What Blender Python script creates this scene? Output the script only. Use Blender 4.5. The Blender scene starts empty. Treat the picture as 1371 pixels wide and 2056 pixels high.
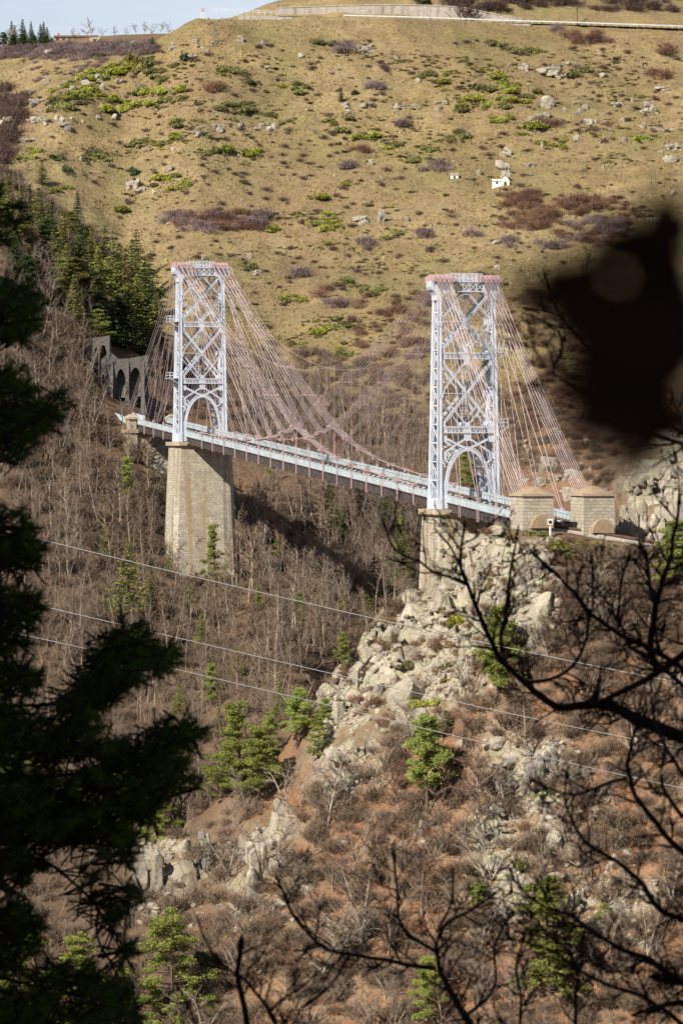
import bpy, math, random
import numpy as np
from mathutils import Vector
random.seed(7)
RNG = np.random.default_rng(7)
sc = bpy.context.scene
COL = sc.collection
F, U0, V0 = 7222.0, 685.5, 895.0      # focal length in photo pixels, principal column, horizon row

def P(u, v, d):
    return np.array([(u-U0)/F*d, d, (V0-v)/F*d])

# ------------------------------------------------------------------ objects
def tag(o, label=None, cat=None, group=None, kind=None):
    if label: o['label'] = label
    if cat: o['category'] = cat
    if group: o['group'] = group
    if kind: o['kind'] = kind
    return o

def empty(name, loc=(0, 0, 0), parent=None):
    o = bpy.data.objects.new(name, None); COL.objects.link(o)
    o.location = [float(c) for c in loc]; o.empty_display_size = 0.3
    if parent: o.parent = parent
    return o

class MB:
    def __init__(s):
        s.v = []; s.f = []; s.n = 0
    def add(s, v, f):
        v = np.asarray(v, float).reshape(-1, 3); f = np.asarray(f, int)
        s.v.append(v); s.f.append(f + s.n); s.n += len(v)
    def poly(s, pts):
        s.add(pts, [list(range(len(pts)))])
    def frame(s, c, ex, ey, ez):          # box from a centre and three half-extent vectors
        c, ex, ey, ez = map(lambda q: np.asarray(q, float), (c, ex, ey, ez))
        v = [c+a*ex+b*ey+g*ez for a in (-1, 1) for b in (-1, 1) for g in (-1, 1)]
        s.add(v, [[0, 1, 3, 2], [4, 6, 7, 5], [0, 4, 5, 1], [2, 3, 7, 6], [0, 2, 6, 4], [1, 5, 7, 3]])
    def box(s, x0, x1, y0, y1, z0, z1):
        s.frame(((x0+x1)/2, (y0+y1)/2, (z0+z1)/2), ((x1-x0)/2, 0, 0), (0, (y1-y0)/2, 0), (0, 0, (z1-z0)/2))
    def bar(s, p, q, w, h, side=(0, 0, 1)):   # rectangular bar; w along side-perpendicular, h along side
        p = np.asarray(p, float); q = np.asarray(q, float); d = q-p; L = np.linalg.norm(d)
        if L < 1e-6: return
        d /= L; sd = np.asarray(side, float); a = np.cross(d, sd)
        if np.linalg.norm(a) < 1e-3: a = np.cross(d, (1.0, 0.2, 0))
        a /= np.linalg.norm(a); b = np.cross(a, d)
        s.frame((p+q)/2, d*L/2, a*w/2, b*h/2)
    def frusta(s, p0, p1, r0, r1, n=4):
        p0 = np.asarray(p0, float).reshape(-1, 3); p1 = np.asarray(p1, float).reshape(-1, 3)
        r0 = np.broadcast_to(np.asarray(r0, float), (len(p0),)); r1 = np.broadcast_to(np.asarray(r1, float), (len(p0),))
        d = p1-p0; d = d/np.maximum(np.linalg.norm(d, axis=1, keepdims=True), 1e-9)
        ref = np.where(np.abs(d[:, 2:3]) > 0.9, np.array([[1.0, 0, 0]]), np.array([[0, 0, 1.0]]))
        a = np.cross(d, ref); a /= np.linalg.norm(a, axis=1, keepdims=True); b = np.cross(d, a)
        k = len(p0); V = np.empty((k, 2*n, 3))
        for i in range(n):
            c, q = math.cos(2*math.pi*i/n), math.sin(2*math.pi*i/n)
            V[:, i] = p0+(a*c+b*q)*r0[:, None]; V[:, n+i] = p1+(a*c+b*q)*r1[:, None]
        fs = np.array([[i, (i+1) % n, n+(i+1) % n, n+i] for i in range(n)])
        Fc = (np.arange(k)*2*n)[:, None, None]+fs[None]
        s.add(V.reshape(-1, 3), Fc.reshape(-1, 4))
    def tube(s, pts, r, n=6):
        pts = np.asarray(pts, float); k = len(pts)
        r = np.broadcast_to(np.asarray(r, float), (k,))
        t = np.gradient(pts, axis=0); t /= np.maximum(np.linalg.norm(t, axis=1, keepdims=True), 1e-9)
        ref = np.array([0.13, 0.2, 1.0]) if abs(t[0, 2]) < 0.9 else np.array([1.0, 0.1, 0])
        a = np.cross(t, ref); a /= np.linalg.norm(a, axis=1, keepdims=True); b = np.cross(t, a)
        V = np.empty((k, n, 3))
        for i in range(n):
            V[:, i] = pts+(a*math.cos(2*math.pi*i/n)+b*math.sin(2*math.pi*i/n))*r[:, None]
        base = (np.arange(k-1)*n)[:, None, None]
        fs = np.array([[i, (i+1) % n, n+(i+1) % n, n+i] for i in range(n)])
        s.add(V.reshape(-1, 3), (base+fs[None]).reshape(-1, 4))
        s.f.append(np.array([list(range(n))[::-1]])+s.n-k*n); s.f.append(np.array([list(range(n))])+s.n-n)
    def tris(s, V):                      # (k,3,3) loose triangles
        V = np.asarray(V, float); k = len(V)
        s.add(V.reshape(-1, 3), np.arange(k*3).reshape(-1, 3))
    def prism(s, pts, off):              # polygon extruded by a vector
        pts = np.asarray(pts, float); n = len(pts); off = np.asarray(off, float)
        s.add(np.vstack([pts, pts+off]), [[i, (i+1) % n, n+(i+1) % n, n+i] for i in range(n)])
        s.f.append(np.array([list(range(n))[::-1]])+s.n-2*n); s.f.append(np.array([list(range(n, 2*n))])+s.n-2*n)
    def mesh(s, name, m=None, smooth=False, uv=False):
        me = bpy.data.meshes.new(name)
        V = np.vstack(s.v); me.vertices.add(len(V)); me.vertices.foreach_set('co', V.ravel())
        lp = np.concatenate([f.ravel() for f in s.f]); tot = np.concatenate([np.full(len(f), f.shape[1]) for f in s.f])
        st = np.concatenate([[0], np.cumsum(tot)[:-1]])
        me.loops.add(len(lp)); me.loops.foreach_set('vertex_index', lp.astype(np.int32))
        me.polygons.add(len(tot)); me.polygons.foreach_set('loop_start', st.astype(np.int32))
        me.polygons.foreach_set('use_smooth', np.full(len(tot), bool(smooth)))
        me.update(calc_edges=True); me.validate()
        if m: me.materials.append(m)
        if uv:
            lay = me.uv_layers.new(name='UVMap')
            for p in me.polygons:
                N = p.normal; T = Vector((0, 0, 1)).cross(N)
                T = T.normalized() if T.length > 0.3 else Vector((1, 0, 0))
                up = Vector((0, 0, 1)) if abs(N.z) < 0.9 else Vector((0, 1, 0))
                for li in p.loop_indices:
                    c = me.vertices[me.loops[li].vertex_index].co
                    lay.data[li].uv = (c.dot(T), c.dot(up))
        return me
    def obj(s, name, m=None, parent=None, smooth=False, uv=False):
        o = bpy.data.objects.new(name, s.mesh(name, m, smooth, uv)); COL.objects.link(o)
        if parent: o.parent = parent
        return o

# ------------------------------------------------------------------ materials
def new_mat(name):
    m = bpy.data.materials.new(name); m.use_nodes = True
    nt = m.node_tree; b = nt.nodes['Principled BSDF']
    return m, nt, b
def N(nt, t, **kw):
    n = nt.nodes.new(t)
    for k, v in kw.items(): setattr(n, k, v)
    return n
def noise(nt, vec, scale, detail=5, rough=0.6):
    n = N(nt, 'ShaderNodeTexNoise'); n.inputs['Scale'].default_value = scale
    n.inputs['Detail'].default_value = detail; n.inputs['Roughness'].default_value = rough
    if vec is not None: nt.links.new(vec, n.inputs['Vector'])
    return n.outputs['Fac']
def ramp(nt, fac, stops, interp='LINEAR'):
    r = N(nt, 'ShaderNodeValToRGB'); r.color_ramp.interpolation = interp
    e = r.color_ramp.elements
    while len(e) < len(stops): e.new(0.5)
    for k, (p, c) in enumerate(stops):
        e[k].position = p; e[k].color = (c, c, c, 1) if not hasattr(c, '__len__') else (*c, 1)
    nt.links.new(fac, r.inputs['Fac']); return r.outputs['Color']
def mix(nt, fac, a, b, mode='MIX'):
    m = N(nt, 'ShaderNodeMixRGB', blend_type=mode)
    for sock, x in ((m.inputs['Fac'], fac), (m.inputs['Color1'], a), (m.inputs['Color2'], b)):
        if hasattr(x, 'links'): nt.links.new(x, sock)
        elif hasattr(x, '__len__'): sock.default_value = (*x, 1)
        else: sock.default_value = x
    return m.outputs['Color']
def bump(nt, b, h, strength, dist):
    n = N(nt, 'ShaderNodeBump'); n.inputs['Strength'].default_value = strength; n.inputs['Distance'].default_value = dist
    nt.links.new(h, n.inputs['Height']); nt.links.new(n.outputs['Normal'], b.inputs['Normal'])
def coord(nt, what='Object'):
    if what == 'World':
        return N(nt, 'ShaderNodeNewGeometry').outputs['Position']
    return N(nt, 'ShaderNodeTexCoord').outputs[what]

def var_mat(name, c1, c2, scale=1.0, rough=0.85, objvar=0.3, bmp=0.0, metal=0.0, spec=0.3, space='World', trans=0.0):
    """two colours mixed by noise, with a brightness that differs from object to object"""
    m, nt, b = new_mat(name)
    n = noise(nt, coord(nt, space), scale)
    c = mix(nt, ramp(nt, n, [(0.35, 0.0), (0.65, 1.0)]), c1, c2)
    if objvar:
        oi = N(nt, 'ShaderNodeObjectInfo')
        hs = N(nt, 'ShaderNodeHueSaturation'); nt.links.new(c, hs.inputs['Color'])
        mr = N(nt, 'ShaderNodeMapRange'); nt.links.new(oi.outputs['Random'], mr.inputs['Value'])
        mr.inputs['To Min'].default_value = 1-objvar; mr.inputs['To Max'].default_value = 1+objvar
        nt.links.new(mr.outputs['Result'], hs.inputs['Value'])
        mr2 = N(nt, 'ShaderNodeMath', operation='MULTIPLY_ADD'); nt.links.new(oi.outputs['Random'], mr2.inputs[0])
        mr2.inputs[1].default_value = 0.03*objvar/0.3; mr2.inputs[2].default_value = 0.5-0.015*objvar/0.3
        nt.links.new(mr2.outputs[0], hs.inputs['Hue'])
        c = hs.outputs['Color']
    nt.links.new(c, b.inputs['Base Color'])
    b.inputs['Roughness'].default_value = rough; b.inputs['Metallic'].default_value = metal
    b.inputs['Specular IOR Level'].default_value = spec
    if bmp: bump(nt, b, noise(nt, coord(nt, space), scale*4), 0.8, bmp)
    if trans:
        tr = N(nt, 'ShaderNodeBsdfTranslucent'); nt.links.new(c, tr.inputs['Color'])
        ms = N(nt, 'ShaderNodeMixShader'); ms.inputs['Fac'].default_value = trans
        nt.links.new(b.outputs[0], ms.inputs[1]); nt.links.new(tr.outputs[0], ms.inputs[2])
        nt.links.new(ms.outputs[0], nt.nodes['Material Output'].inputs['Surface'])
    return m

def masonry_mat(name, c1, c2, mortar, stain, bw=0.92, bh=0.43, stains=True):
    m, nt, b = new_mat(name)
    uv = coord(nt, 'UV'); pos = coord(nt, 'World')
    br = N(nt, 'ShaderNodeTexBrick'); wn = N(nt, 'ShaderNodeTexNoise'); wn.inputs['Scale'].default_value = 0.9; nt.links.new(pos, wn.inputs['Vector'])
    wm = N(nt, 'ShaderNodeVectorMath', operation='MULTIPLY_ADD'); nt.links.new(wn.outputs['Color'], wm.inputs[0]); wm.inputs[1].default_value = (0.35, 0.22, 0); nt.links.new(uv, wm.inputs[2])
    nt.links.new(wm.outputs[0], br.inputs['Vector'])
    br.inputs['Scale'].default_value = 1; br.inputs['Brick Width'].default_value = bw; br.inputs['Row Height'].default_value = bh
    br.inputs['Mortar Size'].default_value = 0.028; br.inputs['Mortar Smooth'].default_value = 0.3; br.inputs['Bias'].default_value = 0.1
    br.inputs['Color1'].default_value = (*c1, 1); br.inputs['Color2'].default_value = (*c2, 1); br.inputs['Mortar'].default_value = (*mortar, 1)
    c = mix(nt, 0.75, br.outputs['Color'], ramp(nt, noise(nt, pos, 0.9, 6), [(0.3, 0.72), (0.5, 1.0), (0.7, 1.2)]), 'MULTIPLY')
    c = mix(nt, ramp(nt, noise(nt, pos, 2.5, 4), [(0.5, 0.0), (0.62, 0.5)]), c, (0.23, 0.2, 0.16))
    if stains:
        mp = N(nt, 'ShaderNodeMapping'); nt.links.new(uv, mp.inputs['Vector']); mp.inputs['Scale'].default_value = (0.38, 0.03, 1)
        s1 = noise(nt, mp.outputs[0], 1.3, 5, 0.55)
        mp2 = N(nt, 'ShaderNodeMapping'); nt.links.new(uv, mp2.inputs['Vector']); mp2.inputs['Scale'].default_value = (0.5, 0.03, 1); mp2.inputs['Location'].default_value = (7.3, 2.1, 0)
        s2 = noise(nt, mp2.outputs[0], 1.3, 5, 0.55)
        c = mix(nt, ramp(nt, s1, [(0.52, 0.0), (0.66, 0.6)]), c, stain)
        c = mix(nt, ramp(nt, s2, [(0.52, 0.0), (0.68, 0.75)]), c, (0.13, 0.115, 0.095))
    nt.links.new(c, b.inputs['Base Color']); b.inputs['Roughness'].default_value = 0.92
    bump(nt, b, br.outputs['Fac'], 0.6, -0.03)
    return m

def rock_mat(name, c1, c2, lichen, crack=0.4):
    m, nt, b = new_mat(name)
    pos = coord(nt, 'World')
    c = mix(nt, ramp(nt, noise(nt, pos, 0.8, 8, 0.65), [(0.36, 0.0), (0.62, 1.0)]), c1, c2)
    c = mix(nt, ramp(nt, noise(nt, pos, 0.45, 5), [(0.52, 0.0), (0.64, 0.75)]), c, lichen)
    c = mix(nt, ramp(nt, noise(nt, pos, 3.0, 6, 0.7), [(0.55, 0.0), (0.68, 0.6)]), c, (0.1, 0.085, 0.07))
    mp = N(nt, 'ShaderNodeMapping'); nt.links.new(pos, mp.inputs['Vector']); mp.inputs['Scale'].default_value = (0.9, 0.9, 0.5)
    vo = N(nt, 'ShaderNodeTexVoronoi', feature='DISTANCE_TO_EDGE'); vo.inputs['Scale'].default_value = 0.7
    nt.links.new(mp.outputs[0], vo.inputs['Vector'])
    ck = ramp(nt, vo.outputs['Distance'], [(0.0, 1.0), (0.035, 0.0)])
    ckm = N(nt, 'ShaderNodeMath', operation='MULTIPLY'); nt.links.new(ck, ckm.inputs[0]); ckm.inputs[1].default_value = crack
    c = mix(nt, ckm.outputs[0], c, (0.07, 0.055, 0.045))
    oi = N(nt, 'ShaderNodeObjectInfo'); hs = N(nt, 'ShaderNodeHueSaturation'); nt.links.new(c, hs.inputs['Color'])
    mr = N(nt, 'ShaderNodeMapRange'); nt.links.new(oi.outputs['Random'], mr.inputs['Value']); mr.inputs['To Min'].default_value = 0.75; mr.inputs['To Max'].default_value = 1.15
    nt.links.new(mr.outputs['Result'], hs.inputs['Value'])
    nt.links.new(hs.outputs['Color'], b.inputs['Base Color']); b.inputs['Roughness'].default_value = 0.95
    bump(nt, b, noise(nt, pos, 1.6, 9, 0.7), 0.9, 0.35)
    return m

M = {}
M['white_steel'] = var_mat('white_steel', (0.60, 0.64, 0.71), (0.48, 0.52, 0.59), 0.7, 0.5, 0, spec=0.4)
M['white_rail'] = var_mat('white_rail', (0.50, 0.55, 0.585), (0.37, 0.42, 0.45), 0.9, 0.55, 0, spec=0.4)
M['pink_steel'] = var_mat('pink_steel', (0.48, 0.33, 0.33), (0.38, 0.26, 0.26), 1.5, 0.6, 0.05)
M['cable'] = var_mat('cable', (0.47, 0.39, 0.385), (0.37, 0.30, 0.30), 0.6, 0.6, 0.08)
M['girder'] = var_mat('girder', (0.10, 0.085, 0.085), (0.055, 0.045, 0.045), 0.6, 0.7, 0)
M['rust'] = var_mat('rust', (0.14, 0.075, 0.055), (0.09, 0.05, 0.04), 1.2, 0.85, 0)
M['ballast'] = var_mat('ballast', (0.34, 0.31, 0.27), (0.24, 0.21, 0.18), 3, 0.95, 0)
M['masonry'] = masonry_mat('masonry', (0.52, 0.47, 0.37), (0.41, 0.36, 0.28), (0.27, 0.23, 0.18), (0.30, 0.19, 0.07))
M['masonry_block'] = masonry_mat('masonry_block', (0.50, 0.45, 0.35), (0.38, 0.34, 0.26), (0.22, 0.19, 0.15), (0.27, 0.19, 0.09), 0.9, 0.42, False)
M['cap_stone'] = var_mat('cap_stone', (0.45, 0.36, 0.26), (0.35, 0.28, 0.20), 1.5, 0.9, 0, 0.02)
M['dome'] = var_mat('dome', (0.37, 0.28, 0.18), (0.28, 0.20, 0.13), 1.3, 0.95, 0, 0.03)
M['old_wall'] = masonry_mat('old_wall', (0.13, 0.12, 0.115), (0.09, 0.085, 0.08), (0.07, 0.065, 0.06), (0.07, 0.06, 0.045), 0.6, 0.35)  # stone colour darkened to stand in for the hillside's shade
M['road_wall'] = masonry_mat('road_wall', (0.46, 0.41, 0.35), (0.40, 0.35, 0.30), (0.34, 0.3, 0.26), (0.3, 0.26, 0.21), 1.2, 0.5)
M['asphalt'] = var_mat('asphalt', (0.06, 0.06, 0.06), (0.045, 0.045, 0.045), 1, 0.9, 0)
M['galv'] = var_mat('galv', (0.62, 0.64, 0.66), (0.5, 0.52, 0.55), 0.8, 0.45, 0, spec=0.5)
M['white_render'] = var_mat('white_render', (0.75, 0.72, 0.68), (0.62, 0.59, 0.55), 1.5, 0.9, 0)
M['dark_wood'] = var_mat('dark_wood', (0.1, 0.075, 0.055), (0.06, 0.045, 0.035), 2, 0.9, 0)
M['tiles'] = var_mat('tiles', (0.26, 0.13, 0.09), (0.2, 0.10, 0.075), 2, 0.9, 0)
M['ochre'] = var_mat('ochre', (0.36, 0.27, 0.18), (0.3, 0.22, 0.15), 1, 0.9, 0)
M['glass'] = var_mat('glass', (0.03, 0.035, 0.045), (0.02, 0.022, 0.03), 1, 0.1, 0, spec=0.8)
M['red_paint'] = var_mat('red_paint', (0.45, 0.1, 0.06), (0.36, 0.08, 0.05), 2, 0.6, 0)
M['rock'] = rock_mat('rock', (0.44, 0.38, 0.30), (0.33, 0.29, 0.235), (0.42, 0.40, 0.24))
M['rock_far'] = rock_mat('rock_far', (0.40, 0.35, 0.28), (0.30, 0.26, 0.21), (0.40, 0.38, 0.24), 0.25)
M['rock_grey'] = rock_mat('rock_grey', (0.33, 0.30, 0.26), (0.25, 0.225, 0.195), (0.33, 0.32, 0.2))
M['bark_pale'] = var_mat('bark_pale', (0.36, 0.30, 0.24), (0.24, 0.19, 0.15), 1.0, 0.9, 0.35)
M['twig'] = var_mat('twig', (0.20, 0.142, 0.10), (0.135, 0.095, 0.068), 0.25, 0.9, 0.35)
M['twig_red'] = var_mat('twig_red', (0.24, 0.135, 0.085), (0.16, 0.095, 0.065), 0.3, 0.9, 0.35)
M['twig_grey'] = var_mat('twig_grey', (0.28, 0.235, 0.185), (0.19, 0.155, 0.12), 0.3, 0.9, 0.3)
M['twig_shrub'] = var_mat('twig_shrub', (0.17, 0.11, 0.085), (0.115, 0.075, 0.06), 0.3, 0.9, 0.3)
M['bark_dark'] = var_mat('bark_dark', (0.12, 0.08, 0.055), (0.08, 0.055, 0.04), 1.5, 0.95, 0.2)
M['needle_spruce'] = var_mat('needle_spruce', (0.085, 0.115, 0.03), (0.045, 0.075, 0.025), 0.5, 0.8, 0.35, trans=0.2)
M['needle_olive'] = var_mat('needle_olive', (0.24, 0.24, 0.055), (0.13, 0.145, 0.035), 0.5, 0.8, 0.3, trans=0.2)
M['needle_pine'] = var_mat('needle_pine', (0.33, 0.36, 0.085), (0.20, 0.25, 0.06), 0.6, 0.8, 0.25, trans=0.25)
M['gorse'] = var_mat('gorse', (0.34, 0.33, 0.05), (0.21, 0.225, 0.05), 0.25, 0.85, 0.3, trans=0.2)
M['gorse_olive'] = var_mat('gorse_olive', (0.22, 0.205, 0.07), (0.15, 0.145, 0.055), 0.3, 0.85, 0.3, trans=0.15)
M['twig_purple'] = var_mat('twig_purple', (0.27, 0.20, 0.185), (0.17, 0.12, 0.12), 0.06, 0.9, 0.1)
M['juniper'] = var_mat('juniper', (0.06, 0.075, 0.03), (0.04, 0.055, 0.022), 0.4, 0.85, 0.3)
M['dry_grass'] = var_mat('dry_grass', (0.33, 0.245, 0.125), (0.21, 0.16, 0.08), 0.05, 0.95, 0, trans=0.2)
M['dead_leaf'] = var_mat('dead_leaf', (0.42, 0.20, 0.085), (0.24, 0.13, 0.07), 0.4, 0.9, 0.2, trans=0.2)
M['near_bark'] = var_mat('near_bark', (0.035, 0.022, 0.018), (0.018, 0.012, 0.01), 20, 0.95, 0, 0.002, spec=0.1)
M['near_needle'] = var_mat('near_needle', (0.11, 0.18, 0.022), (0.016, 0.028, 0.006), 1.6, 0.8, 0, spec=0.15, trans=0.15)  # colour mottled from sunlit green to shade-black across the needle tufts
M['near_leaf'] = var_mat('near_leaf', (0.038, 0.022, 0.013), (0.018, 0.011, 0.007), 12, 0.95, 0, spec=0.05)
M['wire'] = var_mat('wire', (0.8, 0.8, 0.77), (0.76, 0.76, 0.73), 1, 0.5, 0, spec=0.5)

# ------------------------------------------------------------------ terrain
def vnoise(x, y, seed=0):
    xi = np.floor(x).astype(np.int64); yi = np.floor(y).astype(np.int64)
    fx = x-xi; fy = y-yi; fx = fx*fx*(3-2*fx); fy = fy*fy*(3-2*fy)
    def h(a, b):
        n = (a*374761393+b*668265263+seed*1442695041) & 0x7fffffff
        n = ((n ^ (n >> 13))*1274126177) & 0x7fffffff
        return ((n ^ (n >> 16)) & 0xffff)/65535.0
    return (h(xi, yi)*(1-fx)+h(xi+1, yi)*fx)*(1-fy)+(h(xi, yi+1)*(1-fx)+h(xi+1, yi+1)*fx)*fy-0.5
def fbm(x, y, s, o=3, seed=0):
    r = 0; a = 1.0
    for k in range(o):
        r = r+a*vnoise(x/s, y/s, seed+k); s = s/2.1; a *= 0.5
    return r

# each column of the land: photo column u -> list of (distance, photo row where that point appears)
PROF = {
 -480: [(430, 2150), (440, 2000), (460, 1850), (490, 1680), (520, 1520), (560, 1350), (600, 1180), (640, 980), (680, 780), (720, 600), (760, 420), (800, 330), (900, 330), (1000, 250), (1060, 210), (1150, 190), (1250, 110), (1290, 110), (1400, 140)],
 0: [(425, 2150), (436, 2000), (450, 1850), (475, 1700), (505, 1560), (540, 1420), (580, 1280), (615, 1150), (645, 1000), (670, 850), (695, 700), (720, 570), (740, 480), (752, 425), (775, 420), (850, 470), (950, 390), (1000, 300), (1035, 235), (1060, 232), (1130, 240), (1200, 165), (1250, 98), (1280, 92), (1400, 130)],
 120: [(422, 2150), (433, 2000), (448, 1850), (470, 1700), (500, 1560), (535, 1430), (575, 1300), (612, 1170), (640, 1050), (665, 930), (690, 810), (712, 720), (735, 625), (758, 545), (780, 530), (860, 570), (940, 455), (1000, 300), (1040, 185), (1060, 165), (1120, 190), (1200, 125), (1250, 82), (1280, 80), (1400, 120)],
 250: [(420, 2150), (430, 2000), (445, 1850), (465, 1700), (495, 1560), (530, 1450), (570, 1330), (610, 1220), (640, 1110), (662, 990), (676, 935), (688, 860), (704, 838), (714, 815), (735, 755), (765, 655), (785, 640), (850, 650), (900, 600), (950, 480), (1000, 340), (1040, 215), (1070, 118), (1085, 108), (1130, 140), (1200, 105), (1250, 72), (1280, 70), (1400, 110)],
 400: [(415, 2150), (425, 2000), (438, 1850), (455, 1700), (480, 1560), (520, 1450), (560, 1365), (600, 1270), (630, 1185), (645, 1145), (660, 1080), (700, 960), (730, 880), (760, 800), (850, 660), (920, 510), (1000, 290), (1050, 100), (1062, 42), (1075, 34), (1150, 70), (1230, 66), (1280, 66), (1400, 100)],
 560: [(410, 2150), (420, 2000), (432, 1850), (446, 1700), (462, 1560), (490, 1465), (530, 1385), (570, 1310), (610, 1225), (640, 1150), (680, 1025), (720, 940), (850, 700), (930, 500), (1000, 310), (1050, 120), (1076, 46), (1083, 33), (1095, 39.5), (1099, 12), (1120, 4), (1140, 2), (1250, 30), (1400, 60)],
 685: [(405, 2150), (416, 2000), (428, 1850), (440, 1680), (452, 1520), (466, 1388), (475, 1390), (500, 1480), (540, 1500), (580, 1360), (620, 1230), (660, 1100), (700, 990), (740, 920), (850, 680), (930, 490), (1000, 300), (1055, 110), (1076, 48), (1083, 36), (1095, 42.5), (1099, 12), (1130, -30), (1250, -60), (1400, -100)],
 765: [(402, 2150), (414, 2000), (426, 1840), (438, 1670), (449, 1510), (463, 1380), (478, 1275), (487, 1300), (520, 1440), (555, 1480), (590, 1330), (620, 1235), (660, 1085), (700, 985), (740, 910), (850, 670), (930, 485), (1000, 295), (1055, 110), (1076, 50), (1083, 38), (1095, 44.5), (1099, 10), (1130, -40), (1250, -90), (1400, -140)],
 840: [(400, 2150), (412, 2000), (424, 1830), (436, 1650), (447, 1500), (460, 1370), (472, 1290), (483, 1232), (493, 1215), (515, 1370), (560, 1460), (600, 1310), (620, 1240), (660, 1080), (700, 980), (740, 900), (850, 660), (930, 480), (1000, 290), (1055, 115), (1076, 52), (1083, 40), (1095, 46.5), (1099, 8), (1130, -50), (1250, -110), (1400, -160)],
 900: [(398, 2150), (410, 2000), (422, 1815), (434, 1630), (445, 1470), (457, 1340), (467, 1240), (477, 1140), (486, 1118), (500, 1165), (530, 1350), (565, 1420), (610, 1260), (660, 1070), (700, 970), (740, 890), (850, 655), (930, 470), (1000, 280), (1055, 118), (1076, 54), (1083, 42), (1095, 48.5), (1099, 8), (1130, -55), (1250, -120), (1400, -170)],
 1000: [(395, 2150), (408, 2000), (421, 1800), (432, 1600), (440, 1420), (445, 1250), (448, 1110), (450, 1062), (470, 1057), (482, 1075), (500, 1120), (540, 1300), (575, 1300), (620, 1180), (660, 1060), (700, 960), (740, 880), (850, 650), (930, 460), (1000, 275), (1058, 120), (1078, 58), (1083, 46), (1095, 52.5), (1099, 12), (1130, -60), (1250, -130), (1400, -180)],
 1110: [(391, 2150), (404, 2000), (418, 1800), (429, 1600), (438, 1420), (443, 1250), (446, 1130), (448.5, 1076), (452, 1066), (470, 1061), (484, 1075), (505, 1110), (540, 1200), (600, 1120), (650, 1010), (700, 950), (740, 870), (850, 640), (930, 450), (1000, 270), (1060, 122), (1080, 60), (1084, 49), (1095, 55), (1099, 22), (1130, -50), (1250, -120), (1400, -180)],
 1230: [(388, 2150), (402, 2000), (416, 1800), (427, 1600), (438, 1400), (443, 1250), (446, 1150), (448.5, 1100), (451, 1087), (463, 1076), (468, 1045), (478, 990), (490, 965), (520, 960), (600, 990), (700, 930), (760, 840), (850, 630), (930, 440), (1000, 265), (1060, 122), (1081, 64), (1085, 53), (1095, 59), (1099, 30), (1130, -30), (1250, -110), (1400, -190)],
 1371: [(385, 2150), (400, 2000), (415, 1800), (425, 1600), (437, 1400), (444, 1240), (446, 1160), (449, 1124), (460, 1098), (464, 1060), (472, 960), (480, 920), (510, 900), (600, 920), (700, 870), (760, 800), (850, 600), (930, 420), (1000, 250), (1060, 120), (1082, 68), (1086, 58), (1095, 63), (1099, 40), (1130, -10), (1250, -100), (1400, -200)],
 1850: [(375, 2200), (395, 2000), (410, 1800), (420, 1600), (432, 1400), (441, 1260), (445, 1180), (448, 1150), (455, 1140), (460, 1080), (468, 920), (480, 840), (520, 780), (600, 760), (700, 740), (760, 700), (850, 560), (930, 400), (1000, 240), (1060, 130), (1085, 85), (1089, 76), (1097, 79), (1100, 50), (1130, 0), (1250, -100), (1400, -220)],
}
NEAR = [(0, -1.8), (250, -95.0), (330, -98.0)]
DG = np.arange(0, 1500, 1.0)
UK = sorted(PROF)
ZT = []
for u in UK:
    d = [a for a, _ in NEAR]; z = [b for _, b in NEAR]
    for D, v in PROF[u]: d.append(D); z.append((V0-v)/F*D)
    zz = np.interp(DG, d, z)
    k = np.ones(5)/5; zs = np.convolve(np.pad(zz, 2, mode='edge'), k, 'valid')
    ZT.append(zs)
ZT = np.array(ZT); UK = np.array(UK, float)

def height(x, y, detail=True):
    x = np.asarray(x, float); y = np.asarray(y, float)
    r = np.hypot(x, y); ang = np.arctan2(x, y); ac = np.clip(ang, -0.159, 0.159)
    u = U0+F*np.tan(ac); D = np.clip(r*np.cos(ac), 0, 1498)
    j = np.clip(np.searchsorted(UK, u)-1, 0, len(UK)-2)
    w = np.clip((u-UK[j])/(UK[j+1]-UK[j]), 0, 1)
    w = 0.5*w+0.5*w*w*(3-2*w)
    i = np.clip(D.astype(int), 0, len(DG)-2); g = D-i
    za = ZT[j, i]*(1-g)+ZT[j, i+1]*g; zb = ZT[j+1, i]*(1-g)+ZT[j+1, i+1]*g
    z = za*(1-w)+zb*w
    back = np.clip((0.25-np.cos(ang))/0.5, 0, 1); back = back*back*(3-2*back)
    zback = -1.8+0.38*np.minimum(r, 260)
    z = z*(1-back)+zback*back
    if detail:
        road = np.clip(np.abs(D-1088)/14, 0, 1)*np.clip((np.abs(D-456)-9)/10+(u < 1080)*1.0, 0.12, 1)
        fade = np.clip((D-200)/200, 0, 1)*road
        sx = 1.0*x; sy = y*1.0
        n = fbm(sx, sy, 38, 4, 3)*3.2+fbm(sx, sy, 9, 3, 11)*1.3
        rr = fbm(sx, sy, 5.5, 3, 21)          # ledges
        n = n+np.abs(rr)*1.4
        near_track = np.clip((np.hypot((u-1100)/90, (D-462)/22)-0.7), 0.1, 1)
        pier = np.clip(np.hypot((u-405)/130, (D-642)/25)-0.6, 0.15, 1)
        wood_cut = np.clip((1120-D)/30, 0.15, 1)
        if ROCKTAB is not None:
            near = (D < 520) & (D > 395)
            if near.any():
                k_ = rock_at(u, D)*np.clip((np.hypot((u-1100)/100, (D-460)/14)-0.8)*3, 0, 1)*np.clip((np.hypot((u-895)/75, (D-488)/14)-.7)*3, 0.08, 1)
                n = n+k_*(facets(x, y, z, 6.5, 5)*3.4+facets(x, y, z, 2.6, 9)*1.3)
        z = z+n*fade*near_track*pier*wood_cut
    return z

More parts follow.
